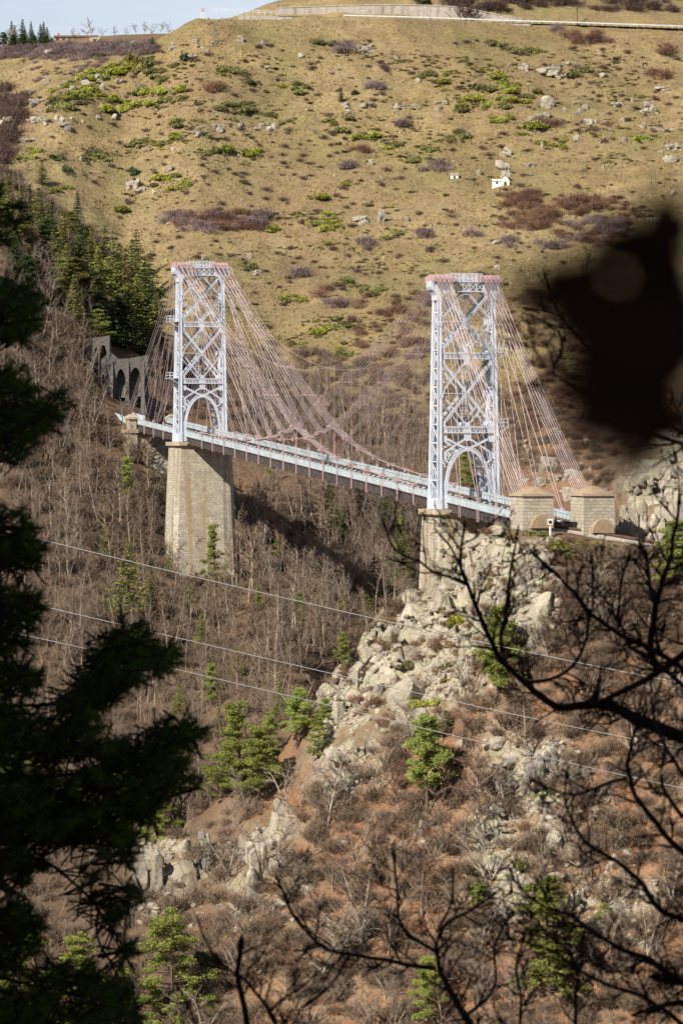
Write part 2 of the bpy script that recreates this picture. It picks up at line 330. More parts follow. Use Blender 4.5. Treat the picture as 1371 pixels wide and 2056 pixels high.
ROCKY = [[(640, 1395), (700, 1340), (760, 1262), (838, 1195), (900, 1085), (1000, 1062), (1110, 1078), (1125, 1230), (1060, 1330), (960, 1390), (860, 1480), (780, 1480), (640, 1490)],
 [(1222, 1090), (1240, 965), (1300, 900), (1700, 820), (1700, 1120), (1371, 1098)], [(985, 1500), (1130, 1480), (1150, 1640), (1120, 1710), (1050, 1640), (980, 1600)], [(940, 1640), (1050, 1620), (1040, 1700), (1070, 1770), (1200, 1760), (1200, 1850), (980, 1850), (930, 1750)],
 [(640, 1490), (760, 1490), (770, 1590), (620, 1600)], [(255, 1690), (350, 1660), (400, 1700), (440, 1660), (450, 1760), (350, 1830), (250, 1830)], [(480, 1670), (590, 1690), (570, 1780), (530, 1830), (450, 1850)], [(1210, 1780), (1320, 1770), (1330, 1830), (1220, 1850)]]
UM = np.arange(-100, 1900, 6.0); DM = np.arange(395, 521, 1.0)
_U, _D = np.meshgrid(UM, DM, indexing='ij')
def poly_mask(u, v, poly, soft=30):
    """soft inside test by signed distance to a polygon"""
    p = np.array(poly, float); q = np.roll(p, -1, 0)
    ins = np.zeros(u.shape, bool); dm = np.full(u.shape, 1e9)
    for (x1, y1), (x2, y2) in zip(p, q):
        c = ((y1 > v) != (y2 > v)) & (u < (x2-x1)*(v-y1)/((y2-y1) if y2 != y1 else 1e-9)+x1); ins ^= c
        ex, ey = x2-x1, y2-y1; t = np.clip(((u-x1)*ex+(v-y1)*ey)/(ex*ex+ey*ey), 0, 1)
        dm = np.minimum(dm, np.hypot(u-x1-t*ex, v-y1-t*ey))
    return np.clip(np.where(ins, dm, -dm)/soft*0.5+0.5, 0, 1)
ROCKTAB = None
def rock_at(u, D):
    i = np.clip((u-UM[0])/6.0, 0, len(UM)-1.01); j = np.clip(D-DM[0], 0, len(DM)-1.01)
    ii = i.astype(int); jj = j.astype(int)
    return np.where((D > 396) & (D < 519), ROCKTAB[ii, jj], 0)
def facets(x, y, z, s, seed):
    """broken rock faces: each cell its own step and tilt"""
    gx, gy = x/s, (y*0.9+z*0.6)/s
    xi = np.floor(gx).astype(np.int64); yi = np.floor(gy).astype(np.int64)
    best = np.full(x.shape, 1e9); out = np.zeros(x.shape)
    def h(a, b, k):
        n = (a*374761393+b*668265263+k*1442695041) & 0x7fffffff
        n = ((n ^ (n >> 13))*1274126177) & 0x7fffffff
        return ((n ^ (n >> 16)) & 0xffff)/65535.0
    for a in (-1, 0, 1):
        for b in (-1, 0, 1):
            cx, cy = xi+a, yi+b
            px, py = cx+h(cx, cy, seed), cy+h(cx, cy, seed+1)
            d = (gx-px)**2+(gy-py)**2; m = d < best
            val = (h(cx, cy, seed+2)-.35)+(gx-px)*(h(cx, cy, seed+3)-.5)*1.0+(gy-py)*(h(cx, cy, seed+4)-.7)*1.1
            best = np.where(m, d, best); out = np.where(m, val, out)
    return out
def hit(u, v):
    """first ground point seen at photo pixel (u, v)"""
    u = np.atleast_1d(np.asarray(u, float)); v = np.atleast_1d(np.asarray(v, float))
    D = np.arange(380, 1330, 1.5)
    X = (u[:, None]-U0)/F*D[None]; Y = np.broadcast_to(D[None], X.shape)
    Z = height(X, Y); R = (V0-v)[:, None]/F*D[None]
    ok = Z >= R
    k = ok.argmax(axis=1); good = ok.any(axis=1)
    k0 = np.maximum(k-1, 0); i = np.arange(len(u))
    a = R[i, k0]-Z[i, k0]; b = Z[i, k]-R[i, k]
    d = D[k0]+(D[k]-D[k0])*np.clip(a/np.maximum(a+b, 1e-6), 0, 1)
    x = (u-U0)/F*d
    return np.stack([x, d, height(x, d)], 1), good

_z = height((_U-U0)/F*_D, _D, False); _v = V0-_z/_D*F
_t = np.zeros(_U.shape)
for p_ in ROCKY: _t = np.maximum(_t, poly_mask(_U, _v, p_, 36))
ROCKTAB = _t
# one ground sheet: dense in view, coarse all round
def smoothstep(a, b, x):
    t = np.clip((x-a)/(b-a), 0, 1); return t*t*(3-2*t)
a_in = np.arctan((np.arange(-140, 1520, 8.5)-U0)/F)
a_l = -np.concatenate([np.linspace(math.pi, 0.5, 26), np.linspace(0.42, abs(a_in[0])+0.01, 10)])
a_r = np.concatenate([np.linspace(a_in[-1]+0.01, 0.42, 10), np.linspace(0.5, math.pi, 26)])
ANG = np.concatenate([a_l, a_in, a_r])
RAD = np.concatenate([np.geomspace(1.2, 340, 46), np.arange(350, 384, 5), np.arange(386, 720, 1.15), np.arange(721, 1130, 1.9), np.arange(1134, 1300, 5), np.geomspace(1310, 6000, 14)])
AA, RR = np.meshgrid(ANG, RAD)
inside = np.abs(AA) < 0.159
YY = np.where(inside, RR, RR*np.cos(AA)/np.cos(0.159)); XX = np.where(inside, RR*np.tan(AA), RR*np.sin(AA)/np.cos(0.159))
ZZ = height(XX, YY)
ZZ = np.where(RR > 1400, ZZ*np.clip(1-(RR-1400)/5000, 0.2, 1), ZZ)
mb = MB()
ni, nj = ANG.size, RAD.size
idx = np.arange(ni*nj).reshape(nj, ni)
mb.add(np.stack([XX, YY, ZZ], -1).reshape(-1, 3), np.stack([idx[:-1, :-1], idx[:-1, 1:], idx[1:, 1:], idx[1:, :-1]], -1).reshape(-1, 4))

# land cover: heath (far grassy hill), litter (orange leaf floor), rocky, otherwise woodland floor
UU = U0+F*np.tan(np.clip(AA, -0.159, 0.159)); VV = V0-ZZ/np.maximum(YY, 1)*F
far = smoothstep(735, 800, RR+fbm(XX, YY, 40, 2, 5)*60)
left_wood = poly_mask(UU, VV, [(-600, 250), (-40, 290), (60, 330), (140, 400), (200, 470), (290, 520), (340, 600), (350, 760), (380, 900), (-600, 1000)], 40)*(RR < 830)
behind = poly_mask(UU, VV, [(330, 700), (420, 690), (600, 730), (700, 790), (770, 860), (860, 900), (860, 1100), (330, 1100)], 60)
heath = far*(1-left_wood)*(1-0.75*behind)
heath = np.maximum(heath, (RR > 830).astype(float)*(RR < 1140))
farwood = smoothstep(1120, 1160, RR)
heath = heath*(1-0.8*farwood*(VV < 108))
litter = poly_mask(UU, VV, [(640, 1480), (800, 1440), (1000, 1330), (1500, 1250), (2000, 1200), (2000, 2300), (560, 2300), (430, 1950), (480, 1640)], 90)*(RR < 480)
rocky = np.where((RR < 525) & (YY > 0), rock_at(UU, YY), 0)
orange_far = poly_mask(UU, VV, [(1040, 900), (1150, 850), (1260, 900), (1260, 1010), (1040, 1010)], 40)*(RR > 560)*(RR < 800)
litter = np.maximum(litter, 0.8*orange_far)
g_me = mb.mesh('hillside_ground', None, True)
ca = g_me.color_attributes.new('zone', 'FLOAT_COLOR', 'POINT')
ca.data.foreach_set('color', np.stack([heath, litter, rocky, np.ones_like(heath)], -1).astype(np.float32).ravel())

def N_half(nt, x):
    n = N(nt, 'ShaderNodeMath', operation='MULTIPLY'); nt.links.new(x, n.inputs[0]); n.inputs[1].default_value = 0.5; return n.outputs[0]
def ground_mat():
    m, nt, b = new_mat('hillside_ground')
    pos = coord(nt, 'World')
    at = N(nt, 'ShaderNodeAttribute', attribute_name='zone'); sp = N(nt, 'ShaderNodeSeparateColor'); nt.links.new(at.outputs['Color'], sp.inputs['Color'])
    n1 = noise(nt, pos, 0.022, 6, 0.62); n2 = noise(nt, pos, 0.16, 6, 0.68); n3 = noise(nt, pos, 1.1, 4, 0.7)
    h = ramp(nt, n1, [(0.3, (0.20, 0.155, 0.075)), (0.45, (0.295, 0.22, 0.105)), (0.55, (0.335, 0.255, 0.135)), (0.7, (0.25, 0.205, 0.10))])
    h = mix(nt, ramp(nt, noise(nt, pos, 0.035, 6, 0.6), [(0.44, 0.0), (0.62, 0.8)]), h, (0.18, 0.165, 0.065))
    h = mix(nt, ramp(nt, n2, [(0.46, 0.0), (0.6, 0.65)]), h, (0.20, 0.14, 0.075))
    h = mix(nt, ramp(nt, noise(nt, pos, 0.012, 4, 0.6), [(0.52, 0.0), (0.62, 0.6)]), h, (0.21, 0.15, 0.085))
    h = mix(nt, ramp(nt, noise(nt, pos, 0.4, 4, 0.65), [(0.54, 0.0), (0.66, 0.5)]), h, (0.15, 0.115, 0.06))
    h = mix(nt, ramp(nt, n3, [(0.5, 0.0), (0.72, 0.4)]), h, (0.40, 0.31, 0.18))
    h = mix(nt, ramp(nt, n3, [(0.3, 0.7), (0.46, 0.0)]), h, (0.12, 0.085, 0.045))
    l = ramp(nt, n2, [(0.3, (0.19, 0.11, 0.07)), (0.48, (0.32, 0.165, 0.085)), (0.6, (0.39, 0.21, 0.11)), (0.72, (0.26, 0.18, 0.115))])
    l = mix(nt, ramp(nt, n3, [(0.4, 0.0), (0.66, 0.8)]), l, (0.19, 0.135, 0.09))
    l = mix(nt, ramp(nt, noise(nt, pos, 0.12, 6, 0.65), [(0.46, 0.0), (0.58, 0.8)]), l, (0.27, 0.205, 0.135))
    l = mix(nt, ramp(nt, noise(nt, pos, 0.45, 5, 0.7), [(0.52, 0.0), (0.62, 0.75)]), l, (0.17, 0.115, 0.075))
    w = ramp(nt, n2, [(0.3, (0.085, 0.056, 0.04)), (0.5, (0.15, 0.10, 0.066)), (0.68, (0.215, 0.145, 0.092))])
    w = mix(nt, ramp(nt, n3, [(0.42, 0.0), (0.66, 0.8)]), w, (0.12, 0.082, 0.06))
    w = mix(nt, ramp(nt, noise(nt, pos, 0.05, 4), [(0.52, 0.0), (0.64, 0.6)]), w, (0.24, 0.14, 0.08))
    r = ramp(nt, noise(nt, pos, 0.5, 7, 0.65), [(0.36, (0.25, 0.215, 0.165)), (0.5, (0.40, 0.355, 0.28)), (0.64, (0.50, 0.45, 0.36))])
    r = mix(nt, ramp(nt, noise(nt, pos, 0.35, 4), [(0.52, 0.0), (0.62, 0.7)]), r, (0.40, 0.385, 0.22))
    vo = N(nt, 'ShaderNodeTexVoronoi', feature='DISTANCE_TO_EDGE'); vo.inputs['Scale'].default_value = 0.55; nt.links.new(pos, vo.inputs['Vector'])
    r = mix(nt, ramp(nt, vo.outputs['Distance'], [(0.0, 0.85), (0.05, 0.0)]), r, (0.09, 0.07, 0.05))
    gn = N(nt, 'ShaderNodeNewGeometry'); sx = N(nt, 'ShaderNodeSeparateXYZ'); nt.links.new(gn.outputs['True Normal'], sx.inputs[0])
    soil = mix(nt, n3, (0.17, 0.125, 0.075), (0.30, 0.225, 0.13))
    sl = N(nt, 'ShaderNodeMath', operation='MULTIPLY_ADD'); nt.links.new(n2, sl.inputs[0]); sl.inputs[1].default_value = 0.9; nt.links.new(sx.outputs[2], sl.inputs[2])
    r = mix(nt, ramp(nt, N_half(nt, sl.outputs[0]), [(0.54, 0.0), (0.62, 0.95)]), r, soil)   # ledges hold soil and dead grass
    c = mix(nt, sp.outputs[0], w, h); c = mix(nt, sp.outputs[1], c, l); c = mix(nt, sp.outputs[2], c, r)
    nt.links.new(c, b.inputs['Base Color']); b.inputs['Roughness'].default_value = 1.0; b.inputs['Specular IOR Level'].default_value = 0.1
    bump(nt, b, noise(nt, pos, 0.9, 8, 0.72), 1.0, 0.55)
    return m
g_me.materials.append(ground_mat())
ground = bpy.data.objects.new('hillside_ground', g_me); COL.objects.link(ground); tag(ground, kind='structure')
# ------------------------------------------------------------------ the bridge
TS, TC = 0.269, 0.963
AX = np.array([TS, -TC, 0]); NX = np.array([TC, TS, 0])
ORG = P(360, 887, 642)
SLOPE = 0.06
def B(t, s, w, lvl=None):
    """bridge frame: t along the track towards us, s across, w above the track-line at t (or at lvl)"""
    tt = t if lvl is None else lvl
    return ORG+AX*t+NX*s+np.array([0, 0, w-SLOPE*tt])
TL, TR = 0.0, 156.0
SW = 7.7                                # spacing of the tower legs
bridge = empty('suspension_bridge', B(78, 3.85, 0))
tag(bridge, 'white steel railway suspension bridge on two masonry piers across the wooded ravine', 'bridge')
BO = np.array(bridge.location)
class BB(MB):                            # meshes of the bridge are stored around the bridge's base
    def obj(s, name, m=None, parent=None, smooth=False, uv=False):
        s.v = [v-BO for v in s.v]
        o = MB.obj(s, name, m, bridge if parent is None else parent, smooth, uv); return o
def fr(mb, t, s, w, ht, hs, hw, lvl=None):
    mb.frame(B(t, s, w, lvl), AX*ht, NX*hs, (0, 0, hw))
def barb(mb, a, b, wd, hh, side, lvl):
    mb.bar(B(*a, lvl), B(*b, lvl), wd, hh, side)

def pier(t0, depth, label, with_tower=True):
    lv = t0; pm = BB()
    def ring(w, grow):
        h = 3.5+grow; a, b = -1.3-grow, 9.0+grow; c = 0.8
        q = [(-h, a+c), (-h, b-c), (-h+c, b), (h-c, b), (h, b-c), (h, a+c), (h-c, a), (-h+c, a)]
        return np.array([B(t0+x, y, w, lv) for x, y in q])
    r0, r1 = ring(-depth, depth*0.036), ring(-0.95, 0.0)
    pm.add(np.vstack([r0, r1]), [[i, (i+1) % 8, 8+(i+1) % 8, 8+i] for i in range(8)])
    p = pm.obj('masonry_pier', M['masonry'], uv=True); p['label'] = label
    cm = BB()
    for w0, w1, g0, g1 in ((-0.95, -0.68, 0.1, 0.42), (-0.68, -0.02, 0.45, 0.45)):
        q0, q1 = ring(w0, g0), ring(w1, g1)
        cm.add(np.vstack([q0, q1]), [[i, (i+1) % 8, 8+(i+1) % 8, 8+i] for i in range(8)]); cm.poly(q1); cm.poly(q0[::-1])
    cm.obj('pier_cap', M['cap_stone'], p)
    return p
pier(TL, 32, 'tall masonry pier carrying the farther tower')
pier(TR, 22, 'masonry pier of the nearer tower rising from the rocky spur')

def tower(t0, label, gal):
    lv = t0
    tw = empty('tower', B(t0, 3.85, 0, lv)-BO, bridge); tw['label'] = label
    TO = B(t0, 3.85, 0, lv)
    class TB(MB):
        def obj(s, name, m=None, smooth=False):
            s.v = [v-TO for v in s.v]; return MB.obj(s, name, m, tw, smooth)
    H = 30.0
    tt = lambda w: 2.0-1.1*(w/H)        # half depth along the track
    so = lambda w: 0.28*(1-w/H)           # outward splay
    def C(side, face, w):                 # column centre
        s = -so(w) if side == 0 else SW+so(w)
        return B(t0+face*tt(w), s, w, lv)
    # legs: front and rear box columns with lacing between
    for side in (0, 1):
        m = TB(); inn = 1 if side == 0 else -1
        for face in (-1, 1):
            for a, b, hw in ((0, 10.5, 0.27), (10.5, 20.6, 0.25), (20.6, 30, 0.23)):
                p, q = C(side, face, a), C(side, face, b)
                m.bar(p, q, hw*2, 0.46, AX)
                m.bar(p+NX*hw*1.0*inn+AX*0.26*face, q+NX*hw*inn+AX*0.26*face, 0.16, 0.08, AX)   # edge flange
                m.bar(p-NX*hw*1.0*inn+AX*0.26*face, q-NX*hw*inn+AX*0.26*face, 0.16, 0.08, AX)
            # widened haunch plate of the portal
            m.bar(C(side, face, 0)+NX*0.40*inn, C(side, face, 6.2)+NX*0.40*inn, 0.4, 0.3, AX)
            m.bar(C(side, face, 0)+np.array([0, 0, 0.0]), C(side, face, 1.6), .9, 0.56, AX)     # foot
        zs = np.linspace(1.4, 29.4, 12)
        for k, (a, b) in enumerate(zip(zs[:-1], zs[1:])):
            for e in ((-1, 1), (1, -1)):
                m.bar(C(side, e[0], a), C(side, e[1], b), 0.12, 0.08, NX)
            m.bar(C(side, -1, a), C(side, 1, a), 0.2, 0.16, NX)
        fr(m, t0, -so(0) if side == 0 else SW+so(0), 0.75, 2.3, 0.3, 0.72, lv)
        m.obj('tower_leg', M['white_steel'])
    # cross bracing in the front and rear faces
    m = TB()
    def D(s, face, w): return B(t0+face*(tt(w)+0.02), s, w, lv)
    for face in (-1, 1):
        for a, b in ((11.3, 20.3), (21.4, 29.9)):
            mid = (a+b)/2; L, R, Cc = 0.15, SW-0.15, SW/2
            for p, q, wd in (((L, a), (R, b), .33), ((R, a), (L, b), .33), ((Cc, a), (R, mid), .2), ((R, mid), (Cc, b), .2), ((Cc, b), (L, mid), .2), ((L, mid), (Cc, a), .2)):
                # each diagonal is a pair of angles with a gap between
                pa, qa = D(p[0], face, p[1]), D(q[0], face, q[1])
                d = (qa-pa)/np.linalg.norm(qa-pa); nn = np.cross(d, AX); nn /= np.linalg.norm(nn)
                for g in (-1, 1):
                    m.bar(pa+nn*g*wd*0.33, qa+nn*g*wd*0.33, wd*0.42, 0.12+0.06*(wd > .3), AX)
                if wd > .3: m.bar(pa-AX*0.06*face, qa-AX*0.06*face, wd*0.7, 0.03, AX)
            for s_, w_ in ((Cc, mid), (L+.15, mid), (R-.15, mid), (Cc, a+.2), (Cc, b-.2), (L+.2, a+.3), (R-.2, a+.3), (L+.2, b-.3), (R-.2, b-.3)):
                c = D(s_, face, w_); m.frame(c+AX*0.1*face, NX*0.34, AX*0.03, (0, 0, 0.38))
    m.obj('cross_bracing', M['white_steel'])
    # portal arch
    m = TB()
    for face in (-1, 1):
        Cc, hw = SW/2, SW/2-0.72
        for off, wd in ((0, .34), (0.45, .14)):
            pts = []
            for k in range(25):
                th = math.pi*k/24; w = 2.2+(5.9+off*.9)*math.sin(th); s_ = Cc-(hw+off*.55)*math.cos(th)
                pts.append(D(s_, face, w))
            pts = [D(Cc-hw-off*.55, face, .2)]+pts+[D(Cc+hw+off*.55, face, .2)]
            for p, q in zip(pts[:-1], pts[1:]): m.bar(p-(q-p)*.06, q+(q-p)*.06, wd, 0.34 if off == 0 else .2, AX)
        L, R = 0.2, SW-0.2
        for p, q, wd in (((L, 9.9), (Cc+1.6, 7.4), .3), ((R, 9.9), (Cc-1.6, 7.4), .3), ((Cc, 9.8), (L, 7.5), .24), ((Cc, 9.8), (R, 7.5), .24), ((L, 7.0), (1.45, 6.1), .2), ((R, 7.0), (SW-1.45, 6.1), .2)):
            m.bar(D(p[0], face, p[1]), D(q[0], face, q[1]), wd, 0.16, AX)
        for s_, w_ in ((L+.2, 9.6), (R-.2, 9.6), (Cc, 9.75), (L+.1, 7.3), (R-.1, 7.3)):
            m.frame(D(s_, face, w_)+AX*.06*face, NX*.5, AX*.03, (0, 0, .42))
    for k in range(5, 20, 2):                       # ties between the two arch rings
        th = math.pi*k/24; w = 2.2+5.9*math.sin(th); s_ = SW/2-(SW/2-.72)*math.cos(th)
        m.bar(D(s_, -1, w), D(s_, 1, w), .12, .12)
    m.obj('portal_arch', M['white_steel'])
    # platforms
    for w0 in (10.5, 20.6):
        m = TB(); d = tt(w0)
        for face in (-1, 1):
            t_ = t0+face*(d+.05)
            for w_ in (w0-.05, w0+.68): m.bar(B(t_, 0.1, w_, lv), B(t_, SW-.1, w_, lv), .18, .16, AX)
            n = 12
            for k in range(n):
                a, b = 0.3+(SW-.6)*k/n, 0.3+(SW-.6)*(k+1)/n
                if k in (5, 6): continue
                m.bar(B(t_, a, w0, lv), B(t_, b, w0+.65, lv), .07, .05, AX); m.bar(B(t_, b, w0, lv), B(t_, a, w0+.65, lv), .07, .05, AX)
                m.bar(B(t_, b, w0, lv), B(t_, b, w0+.65, lv), .09, .06, AX)
            fr(m, t_, SW/2, w0+.3, .03, .55, .34, lv); fr(m, t_, .45, w0+.3, .03, .4, .34, lv); fr(m, t_, SW-.45, w0+.3, .03, .4, .34, lv)
        e = -2.0 if gal < 0 else SW+2.0
        s0, s1 = (e, SW) if gal < 0 else (0, e)
        fr(m, t0, (s0+s1)/2, w0+.8, d+.15, (s1-s0)/2, .035, lv)
        for face in (-1, 1):
            t_ = t0+face*(d+.1)
            for hh in (.55, 1.05):
                m.bar(B(t_, e, w0+.8+hh, lv), B(t_, e-gal*2.0, w0+.8+hh, lv), .06, .06)
            for q in np.linspace(e, e-gal*2.0, 4):
                m.bar(B(t_, q, w0+.8, lv), B(t_, q, w0+1.9, lv), .06, .06)
            m.bar(B(t_, e-gal*1.8, w0-.3, lv), B(t_, e, w0+.75, lv), .08, .08)
        for hh in (.55, 1.05): m.bar(B(t0-d, e, w0+.8+hh, lv), B(t0+d, e, w0+.8+hh, lv), .06, .06)
        m.obj('platform', M['white_steel'])
    # light struts halfway up each stage on the front
    for w0 in (15.8, 25.6):
        m = TB()
        m.bar(D(0, 1, w0)+AX*.15, D(SW/2+.6, 1, w0)+AX*.15, .09, .09)
        m.frame(D(0.1, 1, w0-.3), NX*.3, AX*.3, (0, 0, .3)); m.obj('strut', M['white_steel'])
    # ladder
    m = TB(); sl = SW/2-.1 if gal > 0 else SW/2-.6
    for q in (-.22, .22): m.bar(B(t0+.4, sl+q, 11.2, lv), B(t0+.4, sl+q, 32, lv), .08, .08)
    for w0 in np.arange(11.4, 31.5, .42): m.bar(B(t0+.4, sl-.22, w0, lv), B(t0+.4, sl+.22, w0, lv), .05, .05)
    for w0 in np.arange(13.5, 31, 2.6): m.bar(B(t0+.4, sl-.7, w0, lv), B(t0+.4, sl+.7, w0, lv), .06, .06)
    m.obj('ladder', M['white_steel'])
    # head girder: curved bracket boxes, lattice between, railing above
    m = TB()
    for sgn, base in ((1, 0.0), (-1, SW)):
        prof = [(-1.15, 31.0), (-1.15, 30.35), (-1.0, 29.95), (-.65, 29.65), (-.42, 29.2), (-.36, 28.5), (.34, 28.5), (.5, 29.0), (.85, 29.4), (1.45, 29.62), (1.45, 31.0)]
        pts = [B(t0-1.25, base+sgn*s_, w_, lv) for s_, w_ in prof]
        m.prism(pts if sgn < 0 else pts[::-1], AX*2.5)
        for k in range(5): fr(m, t0+1.27, base+sgn*(-.9+k*.55), 30.3, .02, .03, .6, lv)
    for face in (-1, 1):
        t_ = t0+face*1.15
        for w_ in (29.75, 30.95): m.bar(B(t_, 1.4, w_, lv), B(t_, SW-1.4, w_, lv), .2, .14, AX)
        n = 5
        for k in range(n):
            a, b = 1.45+(SW-2.9)*k/n, 1.45+(SW-2.9)*(k+1)/n
            m.bar(B(t_, a, 29.8, lv), B(t_, b, 30.9, lv), .1, .06, AX); m.bar(B(t_, b, 29.8, lv), B(t_, a, 30.9, lv), .1, .06, AX); m.bar(B(t_, b, 29.8, lv), B(t_, b, 30.9, lv), .12, .07, AX)
    fr(m, t0, SW/2, 31.06, 1.3, SW/2+1.1, .05, lv)
    m.obj('head_girder', M['white_steel'])
    m = TB()
    for face in (-1, 1):
        t_ = t0+face*1.2
        for w_ in (31.6, 32.2): m.bar(B(t_, 1.6, w_, lv), B(t_, SW-1.6, w_, lv), .07, .07)
        for q in np.linspace(1.7, SW-1.7, 8): m.bar(B(t_, q, 31, lv), B(t_, q, 32.2, lv), .07, .07)
        for q in np.linspace(1.7, SW-2.3, 11): m.bar(B(t_, q, 31.1, lv), B(t_, q+.55, 32.1, lv), .04, .04)
    m.obj('railing', M['white_steel'])
    # cable saddles, five on each side
    for base in (-0.85, 5.85):
        for k in range(5):
            m = TB(); s_ = base+k*.66
            prof = []
            for th in np.linspace(-1.0, 1.0, 9): prof.append((1.75*math.sin(th)/math.sin(1.0), 31.25+.85*(math.cos(th)-math.cos(1.0))/(1-math.cos(1.0))))
            prof += [(1.35, 31.12), (-1.35, 31.12)]
            m.prism([B(t0+a, s_-.14, w_, lv) for a, w_ in prof], NX*.28)
            for e in (-1, 1):
                m.frame(B(t0+e*1.75, s_, 31.3, lv), AX*.28, NX*.22, (0, 0, .30))
                fr(m, t0+e*.8, s_, 31.5, .05, .24, .42, lv)
            m.obj('saddle', M['pink_steel'])
    return tw
tower(TL, 'farther steel lattice tower with portal arch', -1)
tower(TR, 'nearer steel lattice tower with portal arch', 1)

# ---- deck
S0, S1 = 0.95, 6.75
T0, T1 = -41.0, 193.0
def lng(mb, s, w0, w1, th, a=T0, b=T1, nseg=1):
    p, q = B(a, s, (w0+w1)/2), B(b, s, (w0+w1)/2)
    mb.frame((p+q)/2, (q-p)/2, NX*th/2, (0, 0, (w1-w0)/2))
for s in (S0, S1):
    o = -1 if s == S0 else 1
    m = BB(); lng(m, s, -.05, 1.02, .05); lng(m, s+o*.06, -.17, -.06, .34); lng(m, s+o*.06, .96, 1.06, .30)
    for t in np.arange(T0+.5, T1, 1.35):
        fr(m, t, s+o*.1, .43, .045, .07, .5)
    m.obj('girder', M['girder'])
    up = 0.0 if s == S0 else .24
    m = BB(); lng(m, s+o*.10, 1.08+up, 1.22+up, .10); lng(m, s+o*.10, 1.98+up, 2.08+up, .16); lng(m, s+o*.08, 1.22+up, 1.98+up, .035); lng(m, s+o*.11, 1.58+up, 1.64+up, .06)
    lng(m, s-o*.02, 1.76+up, 1.82+up, .05)
    for k, t in enumerate(np.arange(T0+.4, T1, .66)):
        fr(m, t, s+o*.12, 1.6+up, .05 if k % 3 else .08, .045, .38)
        if k % 2: fr(m, t+.33, s+o*.11, 1.4+up, .16, .03, .1); fr(m, t+.33, s-o*.01, 1.5+up, .12, .03, .3)
    m.obj('railing', M['white_rail'])
m = BB(); lng(m, (S0+S1)/2, .55, .72, S1-S0-.15)
for t in np.arange(T0, T1, 1.0): fr(m, t, (S0+S1)/2, .82, .14, 1.5, .09)
m.obj('deck_floor', M['rust'])
for s in ((S0+S1)/2-.55, (S0+S1)/2+.55, (S0+S1)/2+1.25):
    m = BB(); lng(m, s, .92, 1.08, .08); m.obj('rail', M['rust'])
m = BB()                                 # pale cover boards over the third rail, seen in dashes along the far side
for t in np.arange(T0+1, T1-2, 2.6): fr(m, t, S1-.45, .98, .45, .12, .09)
m.obj('walkway_board', M['white_rail'])['kind'] = 'stuff'
m = BB()
for t in np.arange(T0+1, T1, 4.0):
    fr(m, t, (S0+S1)/2, .12, .12, (S1-S0)/2, .42)
    fr(m, t, (S0+S1)/2, -.25, .1, (S1-S0)/2+.5, .06)
lng(m, 2.4, -.1, .4, .16); lng(m, 5.3, -.1, .4, .16)
for k, t in enumerate(np.arange(T0+1, T1-4, 4.0)):
    m.bar(B(t, S0, -.15), B(t+4, S1, -.15), .12, .1); m.bar(B(t+4, S0, -.15), B(t, S1, -.15), .12, .1)
m.obj('cross_beam', M['rust'])
# approach railings round the far bend
for s, pts in ((S0, [(262, 851, 681), (247, 841, 686), (232, 835, 690)]), (S1, [(266, 834, 688), (275, 836.5, 683), (292, 841, 679)])):
    m = BB(); q = [P(*p) for p in pts]
    for a, b in zip(q[:-1], q[1:]):
        m.bar(a, b, .1, 1.0)
        for f in np.linspace(0, 1, 12): c = a+(b-a)*f; m.frame(c+np.array([-.05, -.09, 0]), (.06, 0, 0), (0, .04, 0), (0, 0, .56))
        m.bar(a+np.array([0, -.02, .53]), b+np.array([0, -.02, .53]), .18, .1)
    m.obj('railing', M['white_rail'])

# far abutment: masonry block with two capped pilasters
m = BB()
def blk(mb, t0, t1, s0, s1, w0, w1, lv, gr=0.0):
    q0 = [B(t0-gr, s0-gr, w0, lv), B(t1+gr, s0-gr, w0, lv), B(t1+gr, s1+gr, w0, lv), B(t0-gr, s1+gr, w0, lv)]
    q1 = [B(t0, s0, w1, lv), B(t1, s0, w1, lv), B(t1, s1, w1, lv), B(t0, s1, w1, lv)]
    mb.add(np.vstack([q0, q1]), [[0, 1, 5, 4], [1, 2, 6, 5], [2, 3, 7, 6], [3, 0, 4, 7], [4, 5, 6, 7], [3, 2, 1, 0]])
blk(m, -46, -38.5, -.1, 7.8, -16, -.55, -39, .5)
ab = m.obj('abutment', M['masonry'], uv=True)
for s in (-.85, 7.0):
    m = BB(); blk(m, -43.5, -38.0, s, s+1.55, -16, -.6, -39, .35); blk(m, -41.6, -38.2, s+.12, s+1.45, .06, 1.95, -39)
    p = m.obj('pilaster', M['masonry'], ab, uv=True)
    m = BB(); blk(m, -43.9, -37.7, s-.3, s+1.85, -.6, .05, -39); blk(m, -41.9, -37.9, s-.1, s+1.68, 1.96, 2.35, -39)
    q = [B(-41.9, s-.1, 2.36, -39), B(-37.9, s-.1, 2.36, -39), B(-37.9, s+1.68, 2.36, -39), B(-41.9, s+1.68, 2.36, -39)]
    c = [B(-40.6, s+.5, 2.9, -39), B(-39.2, s+.5, 2.9, -39), B(-39.2, s+1.1, 2.9, -39), B(-40.6, s+1.1, 2.9, -39)]
    m.add(np.vstack([q, c]), [[0, 1, 5, 4], [1, 2, 6, 5], [2, 3, 7, 6], [3, 0, 4, 7], [4, 5, 6, 7]])
    m.obj('pilaster_cap', M['cap_stone'], p)

